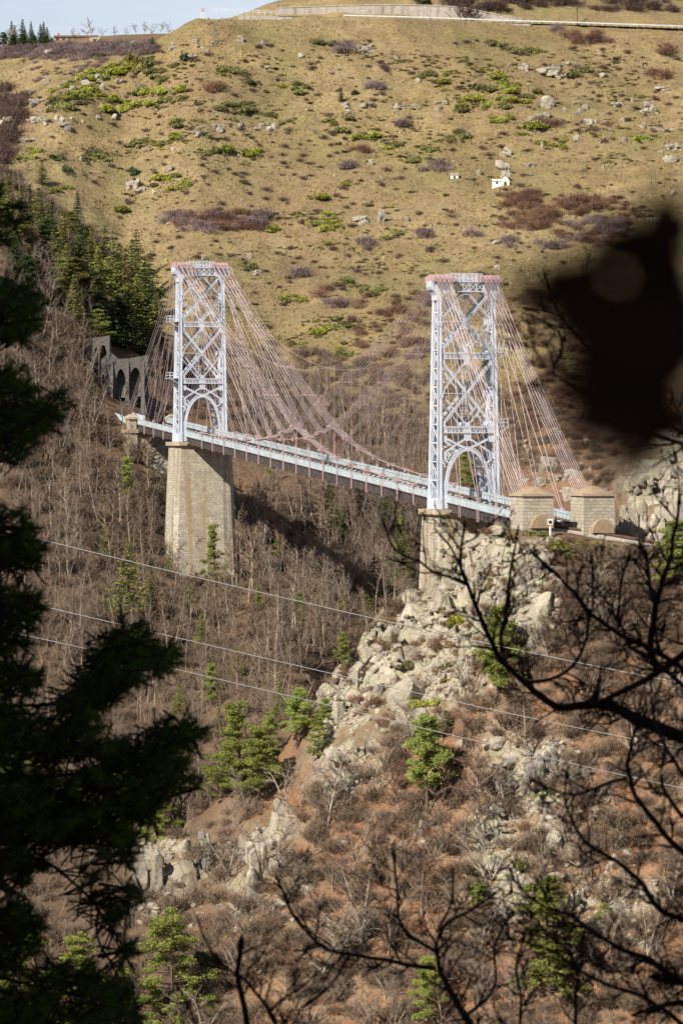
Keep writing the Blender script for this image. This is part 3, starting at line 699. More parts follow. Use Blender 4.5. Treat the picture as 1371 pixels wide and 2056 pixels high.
# near anchor blocks with domed tops and half-round mounds at their foot
for s, ex, lab in ((-1.3, 4.0, 'masonry anchor block beside the track, the one nearer the tower'), (6.75, 4.1, 'masonry anchor block against the cliff')):
    m = BB(); lv = 197; blk(m, 192.0, 197.0, s, s+ex, -1.6, 4.75, lv, .12)
    a = m.obj('anchor_block', M['masonry_block'], uv=True); a['label'] = lab
    m = BB(); blk(m, 191.8, 197.2, s-.2, s+ex+.2, 4.76, 5.02, lv)
    m.obj('coping', M['cap_stone'], a)
    m = BB(); n = 14; V = []
    for i in range(n+1):
        for j in range(n+1):
            x, y = i/n*2-1, j/n*2-1
            hgt = max(0, math.cos(x*math.pi/2))**.8*max(0, math.cos(y*math.pi/2))**.8
            V.append(B(194.5+x*2.65, s+ex/2+y*(ex/2+.12), 5.03+.98*hgt, lv))
    ii = np.arange((n+1)**2).reshape(n+1, n+1)
    m.add(V, np.stack([ii[:-1, :-1], ii[1:, :-1], ii[1:, 1:], ii[:-1, 1:]], -1).reshape(-1, 4))
    m.obj('dome', M['dome'], a, True)
    m = BB(); pts = []
    for k in range(13):
        th = math.pi*k/12; pts.append(B(197.05, s+ex*.58-1.45*math.cos(th), (.75 if ex < 4.05 else .1)+1.75*math.sin(th), lv))
    m.prism(pts, AX*.7)
    m.obj('mound', M['dome'], a)

# ---- cables
rc = 0.036
def strand(mb, p, q, r=rc, sag=0.0):
    if sag:
        k = 10; f = np.linspace(0, 1, k)[:, None]; pts = p*(1-f)+q*f; pts[:, 2] -= 4*sag*(f*(1-f))[:, 0]
        mb.tube(pts, r, 4)
    else: mb.frusta(p, q, r, r, 5)
def wch(t):                              # height of the lower chord above the track line
    d = abs(t-78.5); return float(np.interp(d, [0, 8, 16, 24, 32, 40, 48, 56, 66, 80], [7.1, 5.6, 4.35, 3.6, 3.1, 2.85, 2.65, 2.5, 2.4, 2.35]))
NODES = [78.5+8*k for k in range(-8, 9)]
clamps = BB()
for pi, (sp, sad) in enumerate(((S0, -0.85), (S1, 5.85))):
    o = -1 if pi == 0 else 1
    sc_ = sp+o*.15
    for t0 in (TL, TR):
        dirn = 1 if t0 == TL else -1
        for k in range(0, 8):
            tn = 78.5-dirn*8*k
            nst = 5 if k == 0 else 3 if k < 4 else 2
            m = BB()
            for i in range(nst):
                j = i if k == 0 else (i+k*1.3) % 5
                p = B(t0+dirn*1.9, sad+j*.66, 31.2, t0)
                q = B(tn, sc_+(i-(nst-1)/2)*.34, wch(tn)+.12)
                if k == 0:
                    f = np.array([0, .25, .5, .75, 1.0])[:, None]; pts = p*(1-f)+q*f; pts[:, 2] -= np.array([0, .75, 1.0, .75, 0])
                    m.tube(pts, rc, 5)
                else: strand(m, p, q, rc*.95, 0.4 if k < 4 else 0)
            m.obj('stay_cable', M['cable'])
            if k == 0:                   # spreader bars with little triangular hangers
                for f in (.22, .42, .62, .80):
                    c = (B(t0+dirn*1.9, sad+1.3, 31.2, t0))*(1-f)+B(tn, sc_, wch(tn))*f; c = c-np.array([0, 0, 4*f*(1-f)])
                    m = BB(); wd = 1.25
                    m.bar(c-NX*wd, c+NX*wd, .14, .12)
                    if f > .3:
                        top = c+np.array([0, 0, 1.5]); m.bar(c-NX*.9, top, .07, .07); m.bar(c+NX*.9, top, .07, .07); m.bar(c-NX*.6+np.array([0,0,.45]), c+NX*.6+np.array([0,0,.45]), .06, .06)
                    for q in (-1.1, -.55, 0, .55, 1.1): m.frame(c+NX*q, NX*.07, AX*.16, (0, 0, .16))
                    m.obj('spreader', M['pink_steel'])
    # lower chord
    m = BB()
    for a, b in zip(NODES[:-1], NODES[1:]):
        d = max(abs(a-78.5), abs(b-78.5)); n = 5 if d < 9 else 4 if d < 17 else 3 if d < 30 else 2
        for i in range(n):
            e = (i-(n-1)/2)*.30
            strand(m, B(a, sc_+e, wch(a)), B(b, sc_+e, wch(b)), .045)
    m.obj('chord_cable', M['cable'])
    for tn in NODES:                     # clamps
        d = abs(tn-78.5); n = 5 if d < 1 else 4 if d < 17 else 3 if d < 40 else 2
        m = BB(); c = B(tn, sc_, wch(tn))
        m.frame(c, NX*(.24*n), AX*.16, (0, 0, .12)); m.frame(c-np.array([0, 0, .18]), NX*(.2*n), AX*.3, (0, 0, .07))
        for i in range(n):
            e = (i-(n-1)/2)*.42
            m.frame(c+NX*e, NX*.09, AX*.38, (0, 0, .22))
        m.obj('clamp', M['pink_steel'])
        m = BB()                         # pair of hangers down to the girder
        for e in (-.33, .33):
            m.frusta(B(tn+e, sc_, wch(tn)-.1), B(tn+e, sp+o*.26, 1.0), .035, .035, 5)
            m.frame(B(tn+e*.5, sp+o*.24, .4), AX*.045, NX*.045, (0, 0, .85))
            m.frame(B(tn, sp+o*.24, -.42), AX*.25, NX*.09, (0, 0, .05))
            m.frame(B(tn+e, sp+o*.26, 2.4), AX*.07, NX*.06, (0, 0, .25))
        m.obj('hanger', M['pink_steel'])
    # service wire between the tower heads with thin droppers
    m = BB(); f = np.linspace(0, 1, 33)[:, None]
    p, q = B(TL+1.5, sad+1.3, 30.6, TL), B(TR-1.5, sad+1.3, 30.6, TR)
    pts = p*(1-f)+q*f; pts[:, 2] -= 4*14.5*(f*(1-f))[:, 0]
    m.tube(pts, .028, 4)
    for i in range(5, 28):
        t = 2+i*152/32.0; zb = max(wch(t), 0)-SLOPE*t+ORG[2]
        # droppers reach the highest stay below the wire
        zs = max(31.2-(31.2-wch(78.5)+0.06*0)*abs(t)/78.5 if t < 78.5 else 31.2-(31.2-wch(78.5))*abs(156-t)/78.5, wch(t))
        z1 = ORG[2]-SLOPE*t+wch(t)+.1
        m.frusta(pts[i], np.array([pts[i][0], pts[i][1], z1]), .018, .018, 3)
    m.obj('service_wire', M['cable'])
    # back stays
    for t0, dirn in ((TL, -1), (TR, 1)):
        for i in range(9):
            m = BB()
            p = B(t0+dirn*1.9, sad+.3+(i % 5)*.5+(.25 if i > 4 else 0), 31.2+(.05 if i < 5 else -.1), t0)
            if t0 == TL: q = B(-46.5-.3*(i % 3), sc_+(i-4)*.22, 1.2, -44) if i < 6 else B(-39.0+(i-6)*8.5, sc_, 1.1)
            else:
                bs = -1.3 if pi == 0 else 6.75
                q = B(192.6+.05*i, bs+.2+.22*i, 5.2+.07*i, 197)
            strand(m, p, q, rc, .5)
            m.obj('back_stay', M['cable'])
        for k, tt_ in enumerate((8, 16, 24, 32)):
            m = BB()
            for e in (-.35, .35):
                p = B(t0+dirn*1.6, sad+1.3+e*3, 31.0, t0); q = B(t0+dirn*(tt_+e), sc_, 2.3)
                strand(m, p, q, .042)
            m.obj('back_stay', M['cable'])
            m = BB()
            for e in (-.33, .33):
                tn = t0+dirn*tt_+e
                m.frame(B(tn, sp+o*.24, .4), AX*.045, NX*.045, (0, 0, .85)); m.frame(B(tn, sp+o*.26, 2.4), AX*.07, NX*.06, (0, 0, .25)); m.frame(B(tn, sp+o*.24, -.42), AX*.09, NX*.09, (0, 0, .05))
            m.obj('hanger', M['pink_steel'])

# ---- camera, light, sky
cam = bpy.data.cameras.new('camera'); camo = bpy.data.objects.new('camera', cam); COL.objects.link(camo)
camo.location = (0, 0, 0); camo.rotation_euler = (math.radians(90), 0, 0)
cam.sensor_fit = 'VERTICAL'; cam.sensor_height = 24.0; cam.sensor_width = 16.0; cam.lens = 24.0*F/2056
cam.shift_y = -(1028-V0)/2056
cam.clip_start = 0.05; cam.clip_end = 20000
cam.dof.use_dof = True; cam.dof.focus_distance = 580; cam.dof.aperture_fstop = 6.2; cam.dof.aperture_blades = 7
sc.camera = camo
L = np.array([0.523, 0.582, -0.62]); L /= np.linalg.norm(L); S = -L
sun = bpy.data.lights.new('sun', 'SUN'); suno = bpy.data.objects.new('sun', sun); COL.objects.link(suno)
sun.energy = 5.0; sun.angle = math.radians(0.53); sun.color = (1.0, 0.93, 0.82)
suno.rotation_euler = Vector(L).to_track_quat('-Z', 'Y').to_euler(); suno.location = (-60, -60, 80)
w = bpy.data.worlds.new('World'); sc.world = w; w.use_nodes = True
sky = w.node_tree.nodes.new('ShaderNodeTexSky'); sky.sky_type = 'NISHITA'; sky.sun_disc = False
sky.sun_elevation = math.asin(S[2]); sky.sun_rotation = math.atan2(S[0], S[1]); sky.altitude = 1600; sky.air_density = 1.0; sky.dust_density = 3.0; sky.ozone_density = 1.0
bg = w.node_tree.nodes['Background']; bg.inputs['Strength'].default_value = 0.06
nt = w.node_tree; tc = N(nt, 'ShaderNodeTexCoord'); mp = N(nt, 'ShaderNodeMapping'); mp.inputs['Scale'].default_value = (1, 1, 4); nt.links.new(tc.outputs['Generated'], mp.inputs['Vector'])
cl = ramp(nt, noise(nt, mp.outputs[0], 2.2, 7, 0.6), [(0.35, 0.35), (0.65, 0.9)])     # a bank of thin pale cloud low over the horizon
sx = N(nt, 'ShaderNodeSeparateXYZ'); nt.links.new(tc.outputs['Generated'], sx.inputs[0])
lo = N(nt, 'ShaderNodeMapRange'); nt.links.new(sx.outputs[2], lo.inputs['Value']); lo.inputs['From Min'].default_value = 0.12; lo.inputs['From Max'].default_value = 0.4; lo.inputs['To Min'].default_value = 1; lo.inputs['To Max'].default_value = 0.05
ml = N(nt, 'ShaderNodeMath', operation='MULTIPLY'); nt.links.new(cl, ml.inputs[0]); nt.links.new(lo.outputs[0], ml.inputs[1]); cl = ml.outputs[0]
nt.links.new(mix(nt, cl, sky.outputs['Color'], (10.0, 10.8, 12.0)), bg.inputs['Color'])
sc.view_settings.view_transform = 'Standard'; sc.view_settings.look = 'None'; sc.view_settings.exposure = 0.55; sc.view_settings.gamma = 1.0
sc.cycles.use_denoising = True
sc.cycles.max_bounces = 6; sc.cycles.transparent_max_bounces = 4
# ------------------------------------------------------------------ plant and rock kinds
def rot_to(d):
    d = d/np.linalg.norm(d); a = np.cross(d, (0.3, 0.5, 0.81)); a /= np.linalg.norm(a); return d, a, np.cross(d, a)

def bare_tree(rng, h=11.0, spread=0.28, crown0=0.3, nb=24, twigs=5, stems=1, lean=0.05, up=0.75, rt=0.13):
    """leafless tree: returns (trunk MB, twig crown MB)"""
    big = []; small = []
    for st in range(stems):
        p = np.array([0.0, 0, -0.6]) if stems == 1 else np.array([rng.normal(0, .35), rng.normal(0, .35), -.5])
        d = np.array([rng.normal(0, lean), rng.normal(0, lean), 1.0])
        if stems > 1: d[:2] += rng.normal(0, .32, 2)
        n = 9; path = [p]
        hh = h*rng.uniform(.75, 1.0) if stems > 1 else h
        for k in range(n):
            d = d+rng.normal(0, .07, 3); d[2] = abs(d[2]); d /= np.linalg.norm(d)
            p = p+d*hh/n; path.append(p)
        path = np.array(path); rad = rt*(1-np.linspace(0, 1, n+1))**.8+.018
        for k in range(n): big.append((path[k], path[k+1], rad[k], rad[k+1]))
        for b in range(nb//stems if stems > 1 else nb):
            f = crown0+(1-crown0)*(b+rng.random())/(nb//stems if stems > 1 else nb)
            x = f*n; i = min(int(x), n-1); q = path[i]+(path[i+1]-path[i])*(x-i)
            az = rng.random()*2*math.pi
            ln = h*spread*(1.25-f*.8)*rng.uniform(.6, 1.25)*(1 if f > .4 else .8)
            bd = np.array([math.cos(az), math.sin(az), up*rng.uniform(.5, 1.5)]); bd /= np.linalg.norm(bd)
            bp = q; m = 4; r0 = max(.02, rad[i]*.5)
            for s_ in range(m):
                bd = bd+rng.normal(0, .16, 3)+np.array([0, 0, .06]); bd /= np.linalg.norm(bd)
                nq = bp+bd*ln/m; big.append((bp, nq, r0*(1-s_/m*.75), r0*(1-(s_+1)/m*.75)))
                for t_ in range(twigs):
                    td = bd+rng.normal(0, .55, 3)+np.array([0, 0, .25]); td /= np.linalg.norm(td)
                    tl = ln*rng.uniform(.18, .5)*(1-.4*s_/m); o = bp+(nq-bp)*rng.random()
                    e = o+td*tl*.55; td2 = td+rng.normal(0, .3, 3); td2 /= np.linalg.norm(td2); e2 = e+td2*tl*.45
                    small.append((o, e, .024, .017)); small.append((e, e2, .017, .008))
                    if rng.random() < .6:
                        td3 = td+rng.normal(0, .6, 3); td3 /= np.linalg.norm(td3); small.append((e, e+td3*tl*.4, .015, .008))
                bp = nq
    T, C = MB(), MB()
    a = list(zip(*big)); T.frusta(np.array(a[0]), np.array(a[1]), np.array(a[2]), np.array(a[3]), 5)
    a = list(zip(*small)); C.frusta(np.array(a[0]), np.array(a[1]), np.array(a[2]), np.array(a[3]), 3)
    return T, C

def leaf_tris(c, size, rng, flat=None):
    """random triangles round centres c (k,3)"""
    k = len(c); a = rng.normal(0, 1, (k, 3)); a /= np.linalg.norm(a, axis=1, keepdims=True)
    b = rng.normal(0, 1, (k, 3)); b -= (b*a).sum(1, keepdims=True)*a; b /= np.linalg.norm(b, axis=1, keepdims=True)
    s = np.asarray(size).reshape(-1, 1)*rng.uniform(.6, 1.3, (k, 1))
    return np.stack([c+a*s, c-a*s*.5+b*s*.6, c-a*s*.5-b*s*.6], 1)

def spruce(rng, h=12.0, w=0.24, layers=30, sparse=1.0, droop=.35):
    T, C = MB(), MB()
    T.frusta([(0, 0, -.8), (0, 0, h*.45)], [(0, 0, h*.45), (0, 0, h*.98)], [.2, .12], [.12, .02], 6)
    quads = []; sticks = []
    for k in range(layers):
        f = (k+rng.random()*.8)/layers; z = h*(.06+.93*f)
        R = h*w*(1-f)**.85*rng.uniform(.75, 1.15)+.12
        nb = max(4, int((10-5*f)*sparse)); a0 = rng.random()*6.28
        for b in range(nb):
            az = a0+b*6.283/nb+rng.normal(0, .2); r = R*rng.uniform(.65, 1.15)
            d = np.array([math.cos(az), math.sin(az), 0])
            nseg = max(2, int(r/.32))
            for j in range(nseg):
                g = (j+.6)/nseg; rr = r*g; zz = z-droop*r*g+.22*r*g*g
                c = d*rr+np.array([0, 0, zz]); side = np.array([-d[1], d[0], 0])
                wv = .34*(1.15-g)*min(1, r)+.12
                for q in range(3):
                    c2 = c+side*rng.normal(0, wv*.6)+rng.normal(0, .06, 3)
                    l = d*rng.uniform(.22, .42)+side*rng.normal(0, .16)+np.array([0, 0, rng.normal(-.06, .1)])
                    s2 = side*rng.uniform(.07, .15)+np.array([0, 0, rng.normal(-.05, .09)])
                    quads.append((c2-l*.5, c2+s2, c2+l*.5)); quads.append((c2-l*.4, c2-s2-np.array([0, 0, .07]), c2+l*.4))
            sticks.append((np.array([0, 0, z]), d*r*.8+np.array([0, 0, z-droop*r*.7]), .035, .012))
    C.tris(np.array(quads)); a = list(zip(*sticks)); T.frusta(np.array(a[0]), np.array(a[1]), np.array(a[2]), np.array(a[3]), 3)
    return T, C

def scots_pine(rng, h=10.0, crown0=.2, rw=.27, clumps=60, leaf=.115, per=270):
    T, C = MB(), MB()
    n = 8; path = [np.array([0, 0, -.7])]
    for k in range(n): path.append(path[-1]+np.array([rng.normal(0, .03)*h/n*2, rng.normal(0, .03)*h/n*2, h/n*1.03]))
    path = np.array(path); rad = .2*(1-np.linspace(0, 1, n+1)*.9)
    T.tube(path, rad, 6)
    tr = []
    for k in range(clumps):
        f = crown0+(1-crown0)*(k+rng.random())/clumps
        x = f*n; i = min(int(x), n-1); q = path[i]+(path[i+1]-path[i])*(x-i)
        prof = math.sin(min(1, (1-f)*1.25+.12)*math.pi*.5)**.8*(.72+.28*math.sin(f*9+k))
        R = h*rw*prof*rng.uniform(.35, 1.1); az = rng.random()*6.283
        c = q+np.array([math.cos(az)*R, math.sin(az)*R, rng.normal(0, .2)])
        T.frusta([q-np.array([0, 0, .3])], [c], [.06], [.02], 4)
        sx = rng.uniform(.5, .95)*h/10; sz = sx*rng.uniform(.35, .6)
        pts = rng.normal(0, 1, (per, 3)); pts /= np.linalg.norm(pts, axis=1, keepdims=True); pts *= rng.uniform(.45, 1.0, (per, 1))
        pts[:, 2] += .15
        tr.append(leaf_tris(c+pts*np.array([sx, sx, sz]), leaf*h/10, rng))
    C.tris(np.vstack(tr)); return T, C

def mound_shrub(rng, n=520, leaf=.16, lobes=5, flat=.55):
    m = MB(); tr = []
    for k in range(lobes):
        c = np.array([rng.normal(0, .42), rng.normal(0, .35), .05]); s = rng.uniform(.4, .75)
        p = rng.normal(0, 1, (n//lobes, 3)); p /= np.linalg.norm(p, axis=1, keepdims=True); p[:, 2] = np.abs(p[:, 2]); p *= rng.uniform(.6, 1.05, (n//lobes, 1))
        tr.append(leaf_tris(c+p*np.array([s, s, s*flat*1.5]), leaf*rng.uniform(.7, 1.2), rng))
    m.tris(np.vstack(tr)); return m

def twig_shrub(rng, n=70, h=1.0, r=.02):
    m = MB(); sg = []
    for k in range(n):
        o = np.array([rng.normal(0, .3), rng.normal(0, .3), -.05]); d = np.array([rng.normal(0, .5), rng.normal(0, .5), 1.0]); d /= np.linalg.norm(d)
        l = h*rng.uniform(.5, 1.1); e = o+d*l*.5; d2 = d+rng.normal(0, .25, 3); d2 /= np.linalg.norm(d2); e2 = e+d2*l*.5
        sg += [(o, e, r, r*.8), (e, e2, r*.8, r*.4)]
        for q in range(3):
            d3 = d+rng.normal(0, .5, 3); d3 /= np.linalg.norm(d3); s0 = e+(e2-e)*rng.random()*.7; sg.append((s0, s0+d3*l*.4, r*.6, r*.3))
    a = list(zip(*sg)); m.frusta(np.array(a[0]), np.array(a[1]), np.array(a[2]), np.array(a[3]), 3); return m

def ico(sub):
    me = bpy.data.meshes.new('tmp'); import bmesh
    bm = bmesh.new(); bmesh.ops.create_icosphere(bm, subdivisions=sub, radius=1.0); bm.to_mesh(me); bm.free()
    v = np.empty(len(me.vertices)*3); me.vertices.foreach_get('co', v); f = np.empty(len(me.polygons)*3, int); me.polygons.foreach_get('vertices', f)
    bpy.data.meshes.remove(me); return v.reshape(-1, 3), f.reshape(-1, 3)
ICO3, ICO4 = ico(3), ico(4)
def block(rng, sub=3, cuts=9, rough=.05):
    """angular jointed granite block: a rounded box with split faces"""
    v, f = (ICO3 if sub == 3 else ICO4); v = v.copy()
    v = v/(np.abs(v).max(1, keepdims=True)**.72)
    a, b, c = rng.uniform(-.5, .5, 3); ca, sa = math.cos(a), math.sin(a)
    v = v*rng.uniform(.7, 1.0, 3); v = np.stack([v[:, 0]*ca-v[:, 2]*sa, v[:, 1], v[:, 0]*sa+v[:, 2]*ca], 1)
    v[:, 0] += v[:, 2]*b*.5; v[:, 1] += v[:, 2]*c*.4
    for k in range(cuts):
        n = rng.normal(0, 1, 3); n /= np.linalg.norm(n); d = v@n; cc = rng.uniform(.55, .9)*d.max()
        v -= np.maximum(d-cc, 0)[:, None]*n*.97
    q = v*2.3+rng.random(3)*50
    st = np.floor((v[:, 2]+vnoise(q[:, 0], q[:, 1], 5)*.3)*2.6)     # horizontal joints
    v *= (1+rough*1.2*np.sin(st*12.9+rng.random()*6))[:, None]
    v += v*(vnoise(q[:, 0]+q[:, 2]*.7, q[:, 1]-q[:, 2]*.5, int(rng.integers(99)))[:, None]*rough*3)
    v += rng.normal(0, rough*.14, v.shape)
    return v, f
def boulder(rng, sub=3):
    m = MB(); v, f = block(rng, sub); m.add(v, f); return m
def outcrop(rng, n=9, tall=1.0):
    """one crag: jointed blocks grown together"""
    m = MB()
    v, f = block(rng, 4, 8, .07); m.add(v*np.array([.62, .6, .72*tall])+np.array([0, .25, -.05]), f)
    for k in range(n):
        v, f = block(rng, 3, 7, .05); s = rng.uniform(.22, .48); z = rng.uniform(-.75, .7)
        v = v*np.array([s*rng.uniform(.7, 1.2), s, s*rng.uniform(.8, 1.4)*tall])
        m.add(v+np.array([rng.uniform(-.75, .75)*(1-.35*max(z, 0)), rng.uniform(-.5, .1)+.25*z, z*tall]), f)
    return m

rng = np.random.default_rng(11)
def pair(name, gen, mt, mc):
    T, C = gen; return T.mesh(name+'_trunk', mt), C.mesh(name+'_crown', mc), (T, C)
FOREST = [pair('forest', bare_tree(rng, 11, .24, .35, 22, 4, 1, .06, .9, .11), M['bark_pale'], M[['twig', 'twig', 'twig_red', 'twig_grey', 'twig', 'twig_red'][k]]) for k in range(6)]
SPREAD = [pair('spread', bare_tree(rng, 8, .42, .2, 20, 6, 1+2*(k % 2), .12, .6, .13), M['bark_pale'], M[['twig_grey', 'twig', 'twig_red', 'twig_grey'][k]]) for k in range(4)]
LOWF = [bare_tree(rng, 11, .22, .4, 13, 2, 1, .06, .9, .10) for k in range(4)]
SPRUCE = [pair('spruce', spruce(rng, 12, .2+.03*(k % 2), 30), M['bark_dark'], M['needle_spruce']) for k in range(3)]
OLIVE = [pair('olive_spruce', spruce(rng, 12, .25, 26, .9, .25), M['bark_dark'], M['needle_olive']) for k in range(3)]
PINE = [pair('pine', scots_pine(rng, 10, [.12, .2, .35, .1][k], [.3, .26, .24, .36][k], 58), M['bark_dark'], M['needle_pine']) for k in range(4)]
GORSE = [mound_shrub(rng).mesh('gorse', M['gorse']) for k in range(4)]
GOLIVE = [mound_shrub(rng).mesh('gorse_olive', M['gorse_olive']) for k in range(3)]
JUNI = [mound_shrub(rng, 600, .15, 4, .8).mesh('juniper', M['juniper']) for k in range(2)]
TSHRUB = [twig_shrub(rng, 75, 1, .02) for k in range(3)]
TSH = [m.mesh('shrub', M['twig_shrub']) for m in TSHRUB]; TSHR = [m.mesh('shrub_red', M['twig_red']) for m in TSHRUB]; TSHP = [m.mesh('shrub_purple', M['twig_purple']) for m in TSHRUB]; TSHG = [m.mesh('shrub_grey', M['twig_grey']) for m in TSHRUB]
BOULD = [boulder(rng) for k in range(6)]
BM = [m.mesh('boulder', M['rock'], False) for m in BOULD]; BMF = [m.mesh('boulder_far', M['rock_far'], False) for m in BOULD]
CRAG = [outcrop(rng, 14, [1, 1.3, .8, 1.1][k]) for k in range(4)]
CM = [m.mesh('crag', M['rock'], False) for m in CRAG]; CMF = [m.mesh('crag_far', M['rock_far'], False) for m in CRAG]; CMG = [m.mesh('crag_grey', M['rock_grey'], False) for m in CRAG]

# ------------------------------------------------------------------ labels that single things out
LAND = [((400, 532), "farther tower's head"), ((935, 556), "nearer tower's head"), ((408, 790), "farther tower's arch"), ((400, 1140), "farther pier's foot"), ((848, 1200), "nearer pier's foot"),
 ((262, 850), "capped far abutment"), ((240, 735), 'arched retaining wall'), ((1005, 362), 'white cabin'), ((912, 355), 'small white shed'), ((800, 28), 'roadside retaining wall'),
 ((180, 62), 'red-roofed building'), ((1018, 325), 'outcrop behind the cabin'), ((1305, 212), 'pale lichened hill crag'), ((407, 12), 'skyline marker post'), ((1070, 1020), 'nearer anchor block'),
 ((1205, 1020), 'cliffside anchor block'), ((630, 857), 'midspan cable clamps'), ((1063, 1140), 'cracked spur block'), ((700, 1500), 'pale rock slab'), ((514, 1729), 'tall grey crag'),
 ((293, 1760), 'lichened lower crag'), ((500, 1520), 'clustered Scots pines'), ((345, 1960), 'broad lowest pine'), ((1000, 1320), 'pine on the spur'), ((858, 1540), 'bare-stemmed pine'),
 ((1105, 1890), 'round dark pine'), ((1030, 1560), 'stepped rock wall'), ((258, 1150), 'spruce near the pier'), ((240, 590), 'conifer grove'), ((420, 440), 'purple thicket'),
 ((1160, 420), 'reddish thicket'), ((806, 1100), 'dark ravine spruce'), ((1158, 28), 'roadside wooden pole'), ((165, 185), 'yellow gorse bank'), ((1090, 215), 'double crag'), ((270, 365), 'dark-topped outcrop'),
 ((50, 60), 'skyline conifers'), ((640, 120), 'smooth upper slope'), ((740, 600), 'bare slope between towers'), ((1350, 1140), 'conifer by the track'), ((640, 1400), 'spur tip rocks'), ((1310, 441), 'white frame')]
RECS = []
def rec(o, adj, kind, u, v): RECS.append((o, adj, kind, float(u), float(v)))
def place_phrase(u, v, k=0):
    ds = sorted((math.hypot(u-a, (v-b)*1.0), n, a, b) for (a, b), n in LAND)
    d, n, a, b = ds[k]
    dx, dy = u-a, v-b
    far = 'just ' if d < 45 else '' if d < 110 else 'well '
    vert = 'above' if dy < -.4*abs(dx) else 'below' if dy > .4*abs(dx) else ''
    horz = 'left of' if dx < -.4*abs(dy) else 'right of' if dx > .4*abs(dy) else ''
    if vert and horz: ph = vert+' and '+horz
    else: ph = vert or horz or 'beside'
    return far+ph+' the '+n
def finish_labels():
    by = {}
    for r in RECS: by.setdefault(r[1]+' '+r[2]+' '+place_phrase(r[3], r[4]), []).append(r)
    for lab, rs in by.items():
        if len(rs) == 1: rs[0][0]['label'] = lab; continue
        su = np.ptp([r[3] for r in rs]); sv = np.ptp([r[4] for r in rs])
        key = 3 if su >= sv else 4
        rs.sort(key=lambda r: r[key])
        names = ('leftmost', 'rightmost') if key == 3 else ('topmost', 'lowest')
        for i, r in enumerate(rs):
            e = names[0] if i == 0 else names[1] if i == len(rs)-1 else 'middle' if len(rs) == 3 else 'second '+('from left' if key == 3 else 'from top') if i == 1 else 'third '+('from left' if key == 3 else 'from top') if i == 2 and len(rs) > 4 else 'second '+('from right' if key == 3 else 'from bottom') if i == len(rs)-2 else 'inner'
            L2 = lab+', '+e
            if len(L2.split()) > 15: L2 = L2.replace(' well ', ' ')
            if len(L2.split()) > 15: L2 = L2.replace(' bare tree', ' tree').replace(' gorse bush', ' gorse').replace(' just ', ' ')
            if len(L2.split()) > 15: L2 = L2.replace(', second from', ', next from').replace('bright ', '')
            r[0]['label'] = L2

# ------------------------------------------------------------------ placing
def seat(u, v):
    p, ok = hit(u, v); return p, ok
def rand_in(poly, n, g=rng):
    p = np.array(poly, float); out = np.zeros((0, 2))
    while len(out) < n:
        q = g.uniform(p.min(0), p.max(0), (n*3, 2)); m = poly_mask(q[:, 0], q[:, 1], poly, 1) > .5; out = np.vstack([out, q[m]])
    return out[:n]
def put_tree(name, meshes, loc, scale, rz, cat, group, tiny=False, sxy=1.0):
    e = empty(name, loc); e.rotation_euler = (0, 0, rz); e.scale = (scale*sxy, scale*sxy, scale)
    for nm, me in (('trunk', meshes[0]), ('crown', meshes[1])):
        o = bpy.data.objects.new(nm, me); COL.objects.link(o); o.parent = e
    tag(e, None, cat, group); return e
def put(name, me, loc, sx, sy, sz, rz, cat, group, tilt=0):
    o = bpy.data.objects.new(name, me); COL.objects.link(o); o.location = [float(c) for c in loc]; o.scale = (sx, sy, sz)
    o.rotation_euler = (tilt*random.uniform(-1, 1), tilt*random.uniform(-1, 1), rz); tag(o, None, cat, group); return o
def merge(name, items, m, kind='stuff'):
    """items: list of (V, F list, loc, (sx,sy,sz), rz) realised as one mesh"""
    b = MB()
    for src, loc, s, rz in items:
        c, q = math.cos(rz), math.sin(rz); R = np.array([[c, q, 0], [-q, c, 0], [0, 0, 1]])
        base = b.n
        for v in src.v: b.v.append((v*np.asarray(s))@R+np.asarray(loc)); b.n += len(v)
        for f in src.f: b.f.append(f+base)
    o = b.obj(name, m); tag(o, kind=kind); return o
rnd = random.random

# --- bare woodland
W1 = [(0, 570), (150, 640), (190, 830), (320, 930), (325, 1130), (480, 1180), (560, 1260), (640, 1400), (600, 1450), (480, 1590), (380, 1660), (250, 1650), (0, 1600)]
W2 = [(485, 985), (640, 965), (840, 1030), (835, 1190), (700, 1340), (600, 1350), (490, 1200)]
W3 = [(470, 790), (560, 740), (700, 800), (860, 880), (860, 985), (640, 940), (470, 900)]
W4 = [(0, 340), (150, 450), (300, 575), (330, 660), (190, 690), (0, 570)]
W5 = [(420, 1640), (640, 1560), (760, 1490), (960, 1400), (1371, 1330), (1371, 2120), (400, 2120)]
W7 = [(0, 1560), (250, 1640), (420, 1660), (440, 2110), (0, 2110)]
W8 = [(120, 790), (185, 770), (230, 810), (225, 850), (120, 860)]
W6 = [(290, 770), (345, 700), (345, 840), (290, 830)]
tree_i = 0
BT = 'leafless trees of the valley woodland'
